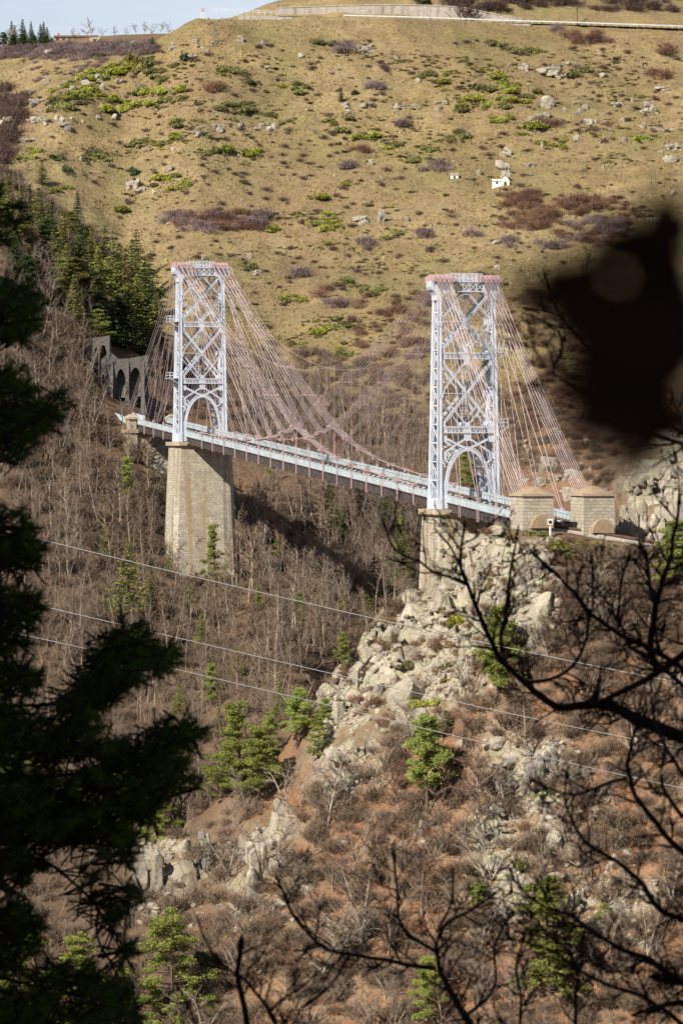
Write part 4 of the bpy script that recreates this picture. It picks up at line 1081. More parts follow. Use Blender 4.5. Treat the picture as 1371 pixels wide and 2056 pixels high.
for poly, n, hh, lib, adjs in ((W1, 100, (95, 150), FOREST, ('slender pale', 'brown twiggy', 'reddish twiggy', 'grey thin', 'tall brown', 'rusty brown')),
                         (W2, 60, (100, 165), FOREST, ('slender pale', 'brown twiggy', 'reddish twiggy', 'grey thin', 'tall brown', 'rusty brown')),
                         (W3, 30, (75, 120), FOREST, ('slender pale', 'brown twiggy', 'reddish twiggy', 'grey thin', 'tall brown', 'rusty brown')),
                         (W4, 22, (70, 105), FOREST, ('slender pale', 'brown twiggy', 'reddish twiggy', 'grey thin', 'tall brown', 'rusty brown')),
                         (W8, 9, (55, 90), FOREST, ('slender pale', 'brown twiggy', 'reddish twiggy', 'grey thin', 'tall brown', 'rusty brown')),
                         (W6, 6, (50, 80), FOREST, ('slender pale', 'brown twiggy', 'reddish twiggy', 'grey thin', 'tall brown', 'rusty brown')),
                         (W5, 58, (70, 150), SPREAD, ('grey spreading', 'brown spreading', 'reddish spreading', 'grey forked'))):
    uv = rand_in(poly, n); p, ok = seat(uv[:, 0], uv[:, 1])
    for (u, v), q, g in zip(uv, p, ok):
        if not g: continue
        k = int(rng.integers(len(lib))); px = rng.uniform(*hh); base = 11.0 if lib is FOREST else 8.0
        s = px/F*q[1]/base
        o = put_tree('bare_tree', lib[k], q, s, rnd()*6.28, 'tree', BT)
        rec(o, adjs[k], 'bare tree', u, v-px/2)
# hand placed leafless trees (base u, v, height px, kind)
for u, v, px, lib, k, adj in ((466, 1762, 135, SPREAD, 3, 'silvery forked'), (547, 1765, 140, SPREAD, 0, 'pale grey spreading'), (655, 1672, 175, SPREAD, 0, 'wide grey spreading'), (966, 1634, 175, SPREAD, 2, 'tall dark-stemmed'),
   (932, 1685, 125, SPREAD, 3, 'white-stemmed forked'), (1125, 1632, 190, FOREST, 3, 'tall grey straight'), (1085, 1765, 90, SPREAD, 3, 'small pale forked'), (845, 1850, 170, SPREAD, 2, 'rusty broad'), (730, 1900, 200, SPREAD, 1, 'dark gnarled'),
   (630, 1990, 180, SPREAD, 0, 'silvery low'), (760, 1760, 120, SPREAD, 2, 'rusty brown'), (1100, 1330, 120, SPREAD, 1, 'brown spreading'), (1240, 1300, 130, SPREAD, 0, 'grey twiggy'), (1300, 1260, 110, SPREAD, 1, 'brown twiggy'), (610, 1460, 120, SPREAD, 3, 'grey leaning'), (1180, 1220, 100, SPREAD, 0, 'grey bushy'),
   (620, 1290, 110, FOREST, 3, 'white-trunked'), (540, 1330, 120, FOREST, 0, 'pale-trunked'), (160, 1150, 120, FOREST, 0, 'bleached dead'), (630, 268, 34, SPREAD, 3, 'small hillside'), (275, 185, 40, SPREAD, 1, 'small hillside'), (425, 95, 40, SPREAD, 0, 'small hillside'), (1160, 150, 40, FOREST, 3, 'thin hillside'), (945, 375, 40, FOREST, 3, 'thin twin')):
    p, ok = seat(u, v); s = px/F*p[0][1]/(11. if lib is FOREST else 8.)
    o = put_tree('bare_tree', lib[k], p[0], s, rnd()*6.28, 'tree', BT); rec(o, adj, 'bare tree', u, v-px/2)
# the rest of the wood, too dense to tell apart
items = []; itc = []
for poly, n, hh in ((W1, 420, (70, 120)), (W2, 230, (80, 135)), (W3, 130, (55, 95)), (W4, 100, (50, 85)), (W7, 110, (60, 110)), (W5, 70, (50, 90)), ([(0, 190), (60, 190), (30, 260), (0, 300)], 14, (24, 40)), ([(860, 880), (1060, 840), (1240, 900), (1230, 980), (1000, 990)], 22, (40, 70))):
    uv = rand_in(poly, n); p, ok = seat(uv[:, 0], uv[:, 1])
    for q, g in zip(p, ok):
        if not g: continue
        s = rng.uniform(*hh)/F*q[1]/11.; T, C = LOWF[int(rng.integers(4))]; r = rnd()*6.28
        items.append((T, q, (s, s, s), r)); itc.append((C, q, (s*1.1, s*1.1, s), r))
wd = merge('bare_woodland', items, M['bark_pale']); 
wd2 = merge('woodland_twigs', itc, M['twig'])
# undergrowth of bare twigs on the woodland floor and leaf-litter slopes
items = []; items2 = []
for poly, n, hs, dst in ((W1, 900, (12, 34), items), (W2, 400, (10, 26), items), (W3, 330, (8, 22), items), (W4, 260, (10, 24), items), (W7, 300, (12, 34), items), (W5, 620, (12, 36), items), (W5, 360, (8, 24), items2),
                    ([(1000, 1090), (1371, 1110), (1371, 1340), (1060, 1370), (960, 1330)], 260, (10, 30), items), ([(330, 700), (560, 690), (760, 740), (1050, 790), (1260, 870), (1230, 980), (860, 900), (330, 830)], 520, (7, 18), items)):
    uv = rand_in(poly, n); p, ok = seat(uv[:, 0], uv[:, 1])
    onrock = rock_at(uv[:, 0], p[:, 1])
    for q, g, kr in zip(p, ok, onrock):
        if not g or (kr > .45 and rnd() < .85): continue
        s = rng.uniform(*hs)/F*q[1]; dst.append((TSHRUB[int(rng.integers(3))], q, (s*1.3, s*1.3, s), rnd()*6.28))
sci = []; sct = []
uv = rand_in(W5, 120); p, ok = seat(uv[:, 0], uv[:, 1])
for q, g, kr in zip(p, ok, rock_at(uv[:, 0], p[:, 1])):
    if g and kr < .5:
        T, C = SPREAD[int(rng.integers(4))][2]; s = rng.uniform(35, 85)/F*q[1]/8.; r = rnd()*6.28
        sct.append((T, q, (s, s, s), r)); sci.append((C, q, (s, s, s), r))
merge('scrub_stems', sct, M['bark_pale']); merge('scrub_twigs', sci, M['twig_grey'])
merge('undergrowth', items, M['twig']); merge('undergrowth', items2, M['twig_red'])

# --- conifers
CG = 'dark conifers among the bare wood'
for u, v, px, lib, k, sx in ((18, 470, 105, OLIVE, 0, 1), (45, 485, 115, OLIVE, 1, 1), (78, 475, 90, OLIVE, 2, 1), (105, 490, 80, SPRUCE, 0, 1), (156, 472, 78, SPRUCE, 1, .7), (108, 555, 95, OLIVE, 0, 1), (135, 580, 85, OLIVE, 1, 1.1),
   (185, 565, 105, OLIVE, 2, .9), (198, 625, 130, OLIVE, 0, .9), (228, 610, 135, OLIVE, 1, 1), (252, 645, 140, OLIVE, 2, 1), (274, 575, 110, OLIVE, 0, .9), (290, 650, 115, SPRUCE, 2, 1.1), (255, 700, 110, SPRUCE, 0, 1.2), (222, 690, 100, SPRUCE, 1, 1.2), (305, 640, 80, SPRUCE, 0, 1.2), (168, 620, 100, SPRUCE, 2, 1),
   (70, 540, 70, SPRUCE, 0, 1.1), (20, 400, 60, OLIVE, 1, 1), (5, 440, 90, OLIVE, 2, 1), (130, 520, 90, OLIVE, 1, 1), (160, 560, 100, SPRUCE, 0, 1), (210, 580, 110, OLIVE, 0, 1), (240, 570, 95, SPRUCE, 1, 1), (265, 610, 120, OLIVE, 2, 1), (235, 660, 120, OLIVE, 1, 1), (275, 680, 120, OLIVE, 0, 1), (205, 670, 110, SPRUCE, 2, 1), (150, 650, 100, OLIVE, 2, 1), (60, 560, 80, OLIVE, 0, 1), (90, 610, 80, SPRUCE, 1, 1), (300, 600, 80, OLIVE, 1, 1), (312, 665, 75, OLIVE, 2, 1), (30, 540, 70, SPRUCE, 1, 1.1), (85, 370, 45, OLIVE, 1, 1.1), (60, 420, 60, SPRUCE, 2, 1), (188, 800, 45, SPRUCE, 1, 1.5), (315, 700, 70, SPRUCE, 2, 1.2), (285, 715, 70, SPRUCE, 0, 1.2),
   (663, 1085, 135, OLIVE, 0, .95), (806, 1190, 160, OLIVE, 1, 1.1), (750, 1232, 115, OLIVE, 2, 1.2), (723, 1040, 90, OLIVE, 0, 1.3), (772, 1076, 105, OLIVE, 1, 1.1), (690, 1095, 80, SPRUCE, 2, 1.2), (680, 690, 1, SPRUCE, 0, 1),
   (258, 1255, 172, OLIVE, 0, 1.25), (303, 1240, 100, OLIVE, 1, 1.3), (430, 1178, 125, PINE, 0, .7), (342, 1160, 70, OLIVE, 2, .8), (255, 1015, 100, PINE, 1, .8), (148, 1215, 30, OLIVE, 1, 1), (520, 1225, 50, PINE, 0, .8), (600, 1260, 70, PINE, 0, .9), (385, 1235, 60, PINE, 1, .9), (210, 1120, 70, OLIVE, 1, 1.1), (690, 1240, 70, OLIVE, 0, 1.1), (560, 1130, 60, PINE, 2, .9), (640, 1520, 90, PINE, 0, 1), (425, 1420, 90, PINE, 1, .9), (540, 1530, 100, PINE, 3, .9),
   (935, 975, 80, PINE, 3, .9), (545, 968, 50, PINE, 3, 1.1), (700, 645, 14, SPRUCE, 0, 1), (685, 205, 34, SPRUCE, 2, 1.2), (306, 95, 22, SPRUCE, 1, 1.2), (405, 1310, 80, OLIVE, 2, 1.3), (440, 1480, 70, OLIVE, 1, 1.1), (475, 1370, 75, OLIVE, 0, 1.3), (560, 1440, 85, OLIVE, 1, 1.2), (360, 1450, 80, OLIVE, 0, 1.3)):
    if px < 5: continue
    p, ok = seat(u, v); base = 10. if lib is PINE else 12.
    s = px/F*p[0][1]/base
    if u < 330 and v < 760: sx *= rng.uniform(1.2, 1.75); s *= rng.uniform(.85, 1.2)
    nm = 'scots_pine' if lib is PINE else 'spruce_tree'
    o = put_tree(nm, lib[k], p[0], s, rnd()*6.28, 'tree', CG if lib is not PINE else 'green pines of the valley', sxy=sx)
    rec(o, ('yellowish olive' if lib is OLIVE else 'dark green' if lib is SPRUCE else 'fresh green')+(' tall' if px > 95 else ' small' if px < 60 else ''), 'spruce' if lib is not PINE else 'pine', u, v-px/2)
for i in range(11):                       # grove on the skyline
    u = [-3, 13, 24, 30, 46, 50, 63, 67, 82, 88, 95][i]; px = [30, 24, 50, 40, 52, 34, 46, 26, 40, 44, 32][i]
    p, ok = seat(u, 92-i*.6); s = px/F*p[0][1]/12
    o = put_tree('spruce_tree', SPRUCE[i % 3], p[0], s, rnd()*6.28, 'tree', CG, sxy=[1.5, 2.1, 1.2, 1.6, 1.3, 1.8, 1.2, 2.0, 1.5, 1.3, 1.7][i]); rec(o, 'blue-green distant', 'spruce', u, 60)
for u, v, px, k, sx, adj in ((478, 1592, 165, 0, .95, 'tall bright green'), (522, 1608, 140, 1, 1, 'bushy bright green'), (450, 1600, 95, 3, 1, 'low bright green'), (598, 1502, 112, 2, 1.0, 'loose green'), (652, 1468, 62, 1, 1.1, 'small pale green'), (686, 1374, 66, 1, .9, 'small dark green'),
   (1000, 1392, 165, 1, 1.0, 'tall dark green'), (858, 1640, 190, 2, .9, 'bare-stemmed green'), (344, 2060, 215, 3, 1.0, 'broad bright green'), (1105, 1995, 215, 3, .95, 'round dark green'), (860, 2070, 140, 1, .8, 'narrow ivy-green'), (1212, 1860, 42, 3, 1.3, 'low dark green'), (958, 1822, 48, 3, 1.4, 'low dark green'),
   (1352, 1180, 125, 1, 1.2, 'tall green'), (1340, 1130, 60, 3, 1.2, 'bushy green'), (165, 2080, 190, 3, .9, 'leaning bright green'), (40, 2030, 200, 1, 1, 'half-hidden green'), (318, 1690, 120, 0, .9, 'half-hidden green'), (895, 1470, 40, 3, 1.2, 'low yellow-green'), (1100, 1880, 110, 2, .9, 'loose green'), (250, 1590, 90, 0, 1, 'half-hidden green'), (30, 1620, 140, 1, 1, 'half-hidden green')):
    p, ok = seat(u, v); s = px/F*p[0][1]/10.*1.1; sx *= 1.2
    o = put_tree('scots_pine', PINE[k], p[0], s, rnd()*6.28, 'tree', 'green pines of the valley', sxy=sx); rec(o, adj, 'pine', u, v-px/2)
# darker round-crowned pines mixed into the ridge grove
DARKP = [(t, g[2][1].mesh('dark_pine_crown', M[mm]), None) for (t, _, g), mm in zip([(p_[0], 0, p_) for p_ in PINE], ('needle_olive', 'needle_spruce', 'needle_olive', 'needle_spruce'))]
for i, (u, v, px) in enumerate(((28, 500, 80), (95, 520, 85), (150, 610, 95), (180, 640, 100), (215, 640, 105), (243, 690, 100), (268, 650, 95), (295, 690, 90), (120, 600, 80), (55, 590, 80), (200, 700, 80), (318, 640, 60), (140, 480, 55), (178, 520, 70))):
    p, ok = seat(u, v); s = px/F*p[0][1]/10.
    o = put_tree('pine_tree', DARKP[i % 4], p[0], s, rnd()*6.28, 'tree', CG, sxy=1.5); rec(o, 'dark rounded', 'pine', u, v-px/2)
for u, v, px in ((8, 94, 30), (28, 96, 26), (48, 95, 28), (70, 94, 24), (92, 92, 20), (105, 92, 16)):
    p, ok = seat(u, v); s = px/F*p[0][1]/10.
    o = put_tree('pine_tree', DARKP[1], p[0], s, rnd()*6.28, 'tree', CG, sxy=1.7); rec(o, 'low dark skyline', 'pine', u, v-px/2)
# bare trees on the skyline
for u, v, px, k in ((12, 84, 48, 0), (186, 66, 44, 1), (145, 64, 24, 2), (205, 66, 22, 3), (232, 70, 22, 1), (275, 68, 24, 0), (290, 66, 26, 2), (305, 62, 26, 3), (322, 56, 28, 0), (338, 44, 24, 1), (558, 16, 22, 3), (160, 66, 14, 2), (252, 68, 18, 1)):
    p, ok = seat(u, max(v, 70) if u < 330 else v+25); D = p[0][1] if ok[0] else 1255.
    D = 1262. if u < 345 else 1100.
    x = (u-U0)/F*D; z = float(height(np.array([x]), np.array([D]))[0]); s = px/F*D/8.
    o = put_tree('bare_tree', SPREAD[k], (x, D, z), s, rnd()*6.28, 'tree', BT); rec(o, 'distant skyline', 'bare tree', u, v-px/2)

# --- gorse, juniper and bare shrubs
GP = [(160, 190, 55, 25, 20, 1), (185, 152, 45, 10, 8, 1), (120, 215, 30, 15, 6, 0), (250, 137, 40, 12, 9, 1), (290, 127, 40, 8, 6, 0), (245, 215, 40, 15, 8, 1), (330, 147, 50, 20, 8, 0), (370, 182, 18, 8, 3, 1), (460, 147, 25, 8, 6, 0), (310, 198, 60, 15, 10, 1),
 (470, 217, 40, 12, 8, 0), (300, 291, 40, 12, 5, 0), (350, 285, 30, 10, 4, 1), (420, 306, 40, 8, 6, 0), (500, 306, 25, 8, 4, 1), (463, 300, 10, 5, 2, 1), (345, 368, 38, 18, 9, 1), (190, 317, 40, 10, 5, 0), (60, 312, 15, 15, 4, 1), (120, 382, 18, 8, 4, 1), (240, 421, 10, 5, 1, 1), (610, 177, 20, 12, 4, 0),
 (640, 88, 25, 8, 4, 0), (560, 172, 10, 6, 1, 1), (960, 165, 80, 35, 16, 1), (870, 148, 40, 12, 5, 0), (1010, 195, 70, 25, 12, 1), (1090, 190, 50, 10, 5, 0), (950, 217, 50, 25, 8, 1), (900, 272, 40, 15, 5, 0), (1112, 290, 35, 10, 6, 1), (1070, 262, 40, 12, 5, 1), (1050, 102, 40, 8, 4, 0), (1000, 92, 15, 4, 2, 0), (1170, 147, 30, 10, 4, 0),
 (790, 297, 12, 6, 2, 1), (705, 367, 15, 6, 2, 1), (640, 397, 22, 5, 3, 1), (660, 447, 30, 20, 7, 1), (650, 492, 15, 8, 3, 1), (742, 410, 8, 4, 1, 1), (780, 417, 8, 4, 1, 1), (585, 600, 25, 8, 6, 1), (640, 662, 18, 18, 6, 1), (690, 647, 25, 15, 4, 0), (705, 702, 25, 20, 5, 0), (600, 692, 20, 8, 3, 0),
 (700, 567, 20, 15, 5, 0), (740, 592, 30, 15, 5, 0), (870, 552, 20, 5, 2, 1), (1010, 240, 15, 6, 2, 1), (1310, 280, 20, 6, 2, 1), (1290, 195, 15, 5, 2, 0), (860, 300, 20, 6, 2, 0), (780, 480, 30, 20, 4, 0), (530, 655, 20, 10, 2, 0), (840, 320, 40, 12, 3, 0), (680, 250, 40, 15, 4, 0), (740, 270, 30, 10, 3, 1), (560, 240, 40, 12, 4, 0), (400, 250, 60, 12, 5, 0), (540, 465, 8, 4, 1, 1), (495, 540, 6, 4, 1, 0)]
GG = 'gorse bushes on the hillside'
def shrub(u, v, wpx, hpx, libs, adj, name, cat, group, kind, emb=.12):
    p, ok = seat(u, v)
    if not ok[0]: return
    q = p[0]; sx = wpx/F*q[1]/1.7; sz = hpx/F*q[1]/.85
    o = put(name, libs[int(rng.integers(len(libs)))], q-np.array([0, 0, emb*sz]), sx, sx*.8, sz, rnd()*6.28, cat, group)
    rec(o, adj, kind, u, v-hpx/2); return o
for cu, cv, ru, rv, n, br in GP:
    for k in range(n):
        a, r = rnd()*6.28, math.sqrt(rnd()); wpx = rng.uniform(15, 40); b = br and rnd() < .75
        shrub(cu+math.cos(a)*r*ru, cv+math.sin(a)*r*rv, wpx, wpx*rng.uniform(.36, .60), GORSE if b else GOLIVE, ('bright yellow-green' if b else 'dull olive')+(' wide' if wpx > 26 else ' small' if wpx < 18 else ''), 'gorse_bush', 'shrub', GG, 'gorse bush')
gs = []
for cu, cv, ru, rv, n, br in GP:
    for k in range(int(n*1.6)): a, r = rnd()*6.28, math.sqrt(rnd()); gs.append((cu+math.cos(a)*r*ru*1.1, cv+math.sin(a)*r*rv*1.1))
gs = np.array(gs); p, ok = seat(gs[:, 0], gs[:, 1]); GL = [mound_shrub(rng, 150, .24, 3) for k in range(3)]
gl = np.vstack([np.stack([cu+rng.normal(0, 34, 16), cv+rng.normal(0, 5, 16)], 1) for cu, cv in [(a, b) for a, b in zip(rng.uniform(90, 560, 26), rng.uniform(110, 330, 26))]+[(a, b) for a, b in zip(rng.uniform(760, 1340, 34), rng.uniform(100, 330, 34))]+[(a, b) for a, b in zip(rng.uniform(560, 860, 18), rng.uniform(430, 700, 18))]])
pl_, okl = seat(gl[:, 0], gl[:, 1])
merge('gorse_scrub', [(GL[int(rng.integers(3))], q, (s_, s_*.8, s_*.45), rnd()*6.28) for q, s_ in ((q, rng.uniform(3, 9)/F*q[1]) for q, g in zip(pl_, okl) if g)], M['gorse_olive'])
merge('gorse_scrub', [(GL[int(rng.integers(3))], q, (s_, s_*.8, s_*.5), rnd()*6.28) for q, s_ in ((q, rng.uniform(4, 11)/F*q[1]) for q, g in zip(p, ok) if g)], M['gorse'])
items = []
HF = [(60, 200), (330, 90), (700, 70), (1371, 90), (1371, 400), (1080, 560), (1000, 640), (850, 560), (500, 640), (340, 560), (170, 400)]
LOWG = [mound_shrub(rng, 130, .26, 3) for k in range(3)]
uv = rand_in(HF, 450); p, ok = seat(uv[:, 0], uv[:, 1])
for q, g in zip(p, ok):
    if g: s = rng.choice([3, 4, 5, 6, 9])*rng.uniform(.8, 1.2)/F*q[1]; items.append((LOWG[int(rng.integers(3))], q, (s, s, s*.6), rnd()*6.28))
merge('heather', items, M['gorse_olive'])
for u, v, w_, h_, b in ((925, 1250, 44, 30, 1), (905, 1262, 24, 16, 0), (1130, 1102, 48, 26, 1), (1160, 1098, 36, 22, 1), (1150, 1118, 46, 24, 0), (1195, 1098, 34, 18, 1), (1210, 1104, 26, 16, 1), (1180, 1072, 36, 18, 0), (1060, 1072, 30, 14, 0), (1010, 1072, 26, 14, 0), (1028, 1078, 20, 12, 1), (1090, 1075, 30, 14, 0), (848, 1418, 44, 22, 1), (872, 1414, 36, 20, 1), (880, 1430, 22, 16, 0), (896, 1466, 30, 36, 0), (815, 1350, 34, 26, 0),
                    (906, 1238, 14, 10, 0), (888, 1225, 18, 12, 0), (906, 1340, 22, 18, 0), (1050, 1300, 18, 12, 1), (1022, 1080, 22, 10, 0), (1100, 1082, 20, 10, 0), (984, 1172, 18, 16, 0), (980, 1190, 20, 14, 0), (838, 1305, 18, 14, 0), (778, 1304, 14, 10, 0), (1050, 1742, 44, 26, 0), (1290, 1855, 40, 26, 0), (1245, 1800, 20, 12, 1), (1200, 1890, 40, 20, 0), (670, 1450, 20, 10, 0), (1330, 975, 26, 22, 0), (1305, 1000, 12, 10, 1), (720, 1860, 30, 16, 0)):
    shrub(u, v, w_, h_, GORSE if b else GOLIVE, ('vivid yellow-green' if b else 'dark olive')+(' wide' if w_ > 30 else ' small' if w_ < 20 else ''), 'gorse_bush', 'shrub', GG, 'gorse clump')
for u, v, w_, h_ in ((272, 352, 30, 18), (265, 345, 20, 14), (110, 318, 26, 14), (108, 210, 24, 16), (500, 168, 26, 14), (512, 170, 18, 12), (372, 120, 44, 18), (350, 45, 22, 12), (280, 98, 34, 14), (205, 115, 30, 12), (715, 190, 22, 12), (945, 175, 18, 10), (855, 5, 40, 12), (1330, 1962, 30, 18), (495, 544, 16, 9), (683, 290, 16, 8), (132, 345, 26, 16), (185, 985, 1, 1), (100, 640, 30, 20)):
    if w_ > 2: shrub(u, v, w_, h_, JUNI, 'dark green rounded'+(' wide' if w_ > 28 else ''), 'juniper_bush', 'shrub', 'dark junipers on the hillside', 'juniper bush')
TP = [(430, 452, 75, 20, 16, 0), (515, 445, 25, 12, 6, 0), (345, 440, 25, 12, 4, 0), (432, 180, 12, 5, 4, 1), (600, 550, 22, 8, 5, 0), (688, 100, 18, 8, 5, 0), (732, 492, 18, 10, 5, 0), (1060, 408, 60, 12, 10, 1), (1065, 446, 60, 18, 12, 1), (1150, 415, 80, 14, 12, 1), (1205, 465, 70, 24, 14, 0), (1130, 490, 50, 10, 6, 0), (1020, 490, 20, 8, 3, 0),
 (745, 180, 20, 6, 4, 0), (720, 305, 20, 6, 4, 1), (700, 335, 15, 5, 3, 0), (680, 605, 25, 12, 5, 0), (1185, 78, 60, 12, 10, 1), (1115, 62, 10, 5, 2, 0), (1325, 155, 20, 8, 4, 1), (1330, 105, 15, 6, 3, 1), (650, 590, 20, 8, 3, 1), (1090, 250, 25, 6, 3, 1), (860, 470, 25, 8, 4, 0), (950, 470, 15, 6, 3, 0), (870, 340, 30, 8, 4, 0), (790, 255, 30, 8, 3, 0), (880, 610, 30, 15, 6, 1), (830, 690, 30, 25, 7, 1), (1010, 690, 1, 1, 0, 0)]
SG = 'leafless shrubs of the hillside'
for cu, cv, ru, rv, n, rd in TP:
    for k in range(n):
        a, r = rnd()*6.28, math.sqrt(rnd()); h_ = rng.uniform(10, 20)
        u, v = cu+math.cos(a)*r*ru, cv+math.sin(a)*r*rv; p, ok = seat(u, v)
        if not ok[0]: continue
        q = p[0]; s = h_/F*q[1]; o = put('bare_shrub', (TSHR if rd else TSHP)[int(rng.integers(3))], q, s*1.5, s*1.5, s, rnd()*6.28, 'shrub', SG)
        rec(o, ('reddish' if rd else 'purple-brown')+(' tall' if h_ > 16 else ' low' if h_ < 13 else ''), 'bare shrub', u, v-h_/2)
# brush above the road
items = []
for poly, n, hs in (([(900, 40), (1060, 20), (1371, 25), (1371, -30), (900, -30)], 130, (8, 22)), ([(600, -2), (900, -5), (900, -40), (600, -40)], 50, (6, 14)), (HF, 520, (3, 9)), ([(0, 180), (60, 190), (30, 260), (0, 380)], 60, (10, 24))):
    uv = rand_in(poly, n); p, ok = seat(uv[:, 0], uv[:, 1])
    for q, g in zip(p, ok):
        if g: s = rng.uniform(*hs)/F*q[1]; items.append((TSHRUB[int(rng.integers(3))], q, (s*1.5, s*1.5, s), rnd()*6.28))
itp = []
for poly, n, hs in (([(0, 98), (300, 84), (330, 104), (60, 116), (0, 120)], 190, (6, 12)), ([(60, 112), (300, 96), (330, 108), (60, 122)], 60, (5, 10)), ([(60, 118), (240, 105), (200, 135), (70, 170)], 40, (5, 9))):
    uv = rand_in(poly, n); p, ok = seat(uv[:, 0], uv[:, 1])
    for q, g in zip(p, ok):
        if g: s = rng.uniform(*hs)/F*q[1]; itp.append((TSHRUB[int(rng.integers(3))], q, (s*1.8, s*1.8, s), rnd()*6.28))
merge('brushwood', items, M['twig_shrub'])
itr = []
for poly, n, hs in (([(990, 385), (1110, 392), (1260, 400), (1300, 450), (1200, 440), (1010, 425)], 40, (8, 15)), ([(1010, 430), (1190, 430), (1290, 480), (1200, 500), (1080, 470)], 45, (8, 15)), ([(700, 600), (860, 560), (870, 820), (720, 740)], 90, (6, 14)), ([(1010, 560), (1130, 600), (1240, 760), (1250, 900), (1040, 860)], 150, (7, 16)), ([(330, 425), (540, 430), (530, 465), (340, 460)], 60, (7, 14))):
    uv = rand_in(poly, n); p, ok = seat(uv[:, 0], uv[:, 1])
    for q, g in zip(p, ok):
        if g: s = rng.uniform(*hs)/F*q[1]; itr.append((TSHRUB[int(rng.integers(3))], q, (s*1.6, s*1.6, s), rnd()*6.28))
merge('brushwood', itr, M['twig_red'])
merge('brushwood', itp, M['twig_purple'])
# dry grass tufts
nT = 52000
uv = rand_in([(-20, 120), (60, 95), (330, 80), (360, 30), (1391, 58), (1391, 520), (1250, 860), (1050, 900), (860, 860), (560, 720), (340, 640), (160, 400), (-20, 280)], 5200)
p, ok = seat(uv[:, 0], uv[:, 1]); p = p[ok]
c = np.repeat(p, 10, 0)[:nT]; c = c+np.stack([rng.normal(0, 1.6, len(c)), rng.normal(0, 3.0, len(c)), np.zeros(len(c))], 1)
c[:, 2] = height(c[:, 0], c[:, 1])
az = rng.random(len(c))*6.28; hgt = rng.uniform(.25, .75, len(c)); wv = rng.uniform(.08, .3, len(c))
sd = np.stack([np.cos(az)*wv, np.sin(az)*wv, np.zeros(len(c))], 1)
tip = c+np.stack([rng.normal(0, .2, len(c)), rng.normal(0, .2, len(c)), hgt], 1)
m = MB(); m.tris(np.stack([c-sd-[0, 0, .05], c+sd-[0, 0, .05], tip], 1)); tag(m.obj('dry_grass', M['dry_grass']), kind='stuff')
# fallen leaves and dead bracken on the near slope
uv = rand_in([(560, 1560), (800, 1460), (1000, 1340), (1391, 1260), (1391, 2100), (430, 2100), (460, 1700)], 4200); p, ok = seat(uv[:, 0], uv[:, 1]); p = p[ok]
c = np.repeat(p, 7, 0); c = c+rng.normal(0, .7, c.shape); c[:, 2] = height(c[:, 0], c[:, 1])+rng.uniform(.02, .22, len(c))
m = MB(); m.tris(leaf_tris(c, .13, rng)); tag(m.obj('fallen_leaves', M['dead_leaf']), kind='stuff')

its = []; itg = []
uv = rand_in([(640, 1395), (760, 1265), (860, 1180), (960, 1075), (1230, 1085), (1371, 1120), (1371, 1200), (1120, 1240), (960, 1400), (800, 1480)], 330); p, ok = seat(uv[:, 0], uv[:, 1])
for q, g in zip(p, ok):
    if g:
        s = rng.uniform(6, 18)/F*q[1]
        if rnd() < .3: itg.append((GL[int(rng.integers(3))], q, (s*.8, s*.7, s*.5), rnd()*6.28))
        else: its.append((TSHRUB[int(rng.integers(3))], q, (s*1.5, s*1.5, s*.9), rnd()*6.28))
merge('gorse_scrub', itg, M['gorse_olive']); merge('brushwood', its, M['twig_red'])
# --- rocks
RG = 'boulders and crags of the slopes'
def rock(u, v, w_, h_, kind='b', grey=False, far=False, adj=None, depth=.8):
    """rock whose foot shows at (u, v), w_ by h_ photo pixels"""
    p, ok = seat(u, v)
    if not ok[0]: return
    q = p[0]; k = q[1]/F
    if kind == 'b':
        me = (BMF if far else BM)[int(rng.integers(6))]; sx, sz = w_*k/1.45, h_*k/1.3
    else:
        me = (CMF if far else CMG if grey else CM)[{'c': int(rng.integers(4)), 't': 1}.get(kind, 0)]; sx, sz = w_*k/2.1, h_*k/2.1
    o = put('boulder' if kind == 'b' else 'rock_crag', me, q+np.array([0, sx*.3, sz*(.34 if kind == 'b' else .42)]), sx, sx*depth, sz, rng.uniform(-.5, .5) if kind != 'b' else rnd()*6.28, 'rock', RG, .18)
    if adj is None: adj = ('pale' if not grey else 'grey')+(' large' if w_ > 38 else ' small' if w_ < 18 else '')+(' upright' if h_ > w_*1.25 else ' flat' if h_ < w_*.6 else '')
    rec(o, adj, 'boulder' if kind == 'b' else 'jointed crag', u, v-h_/2)
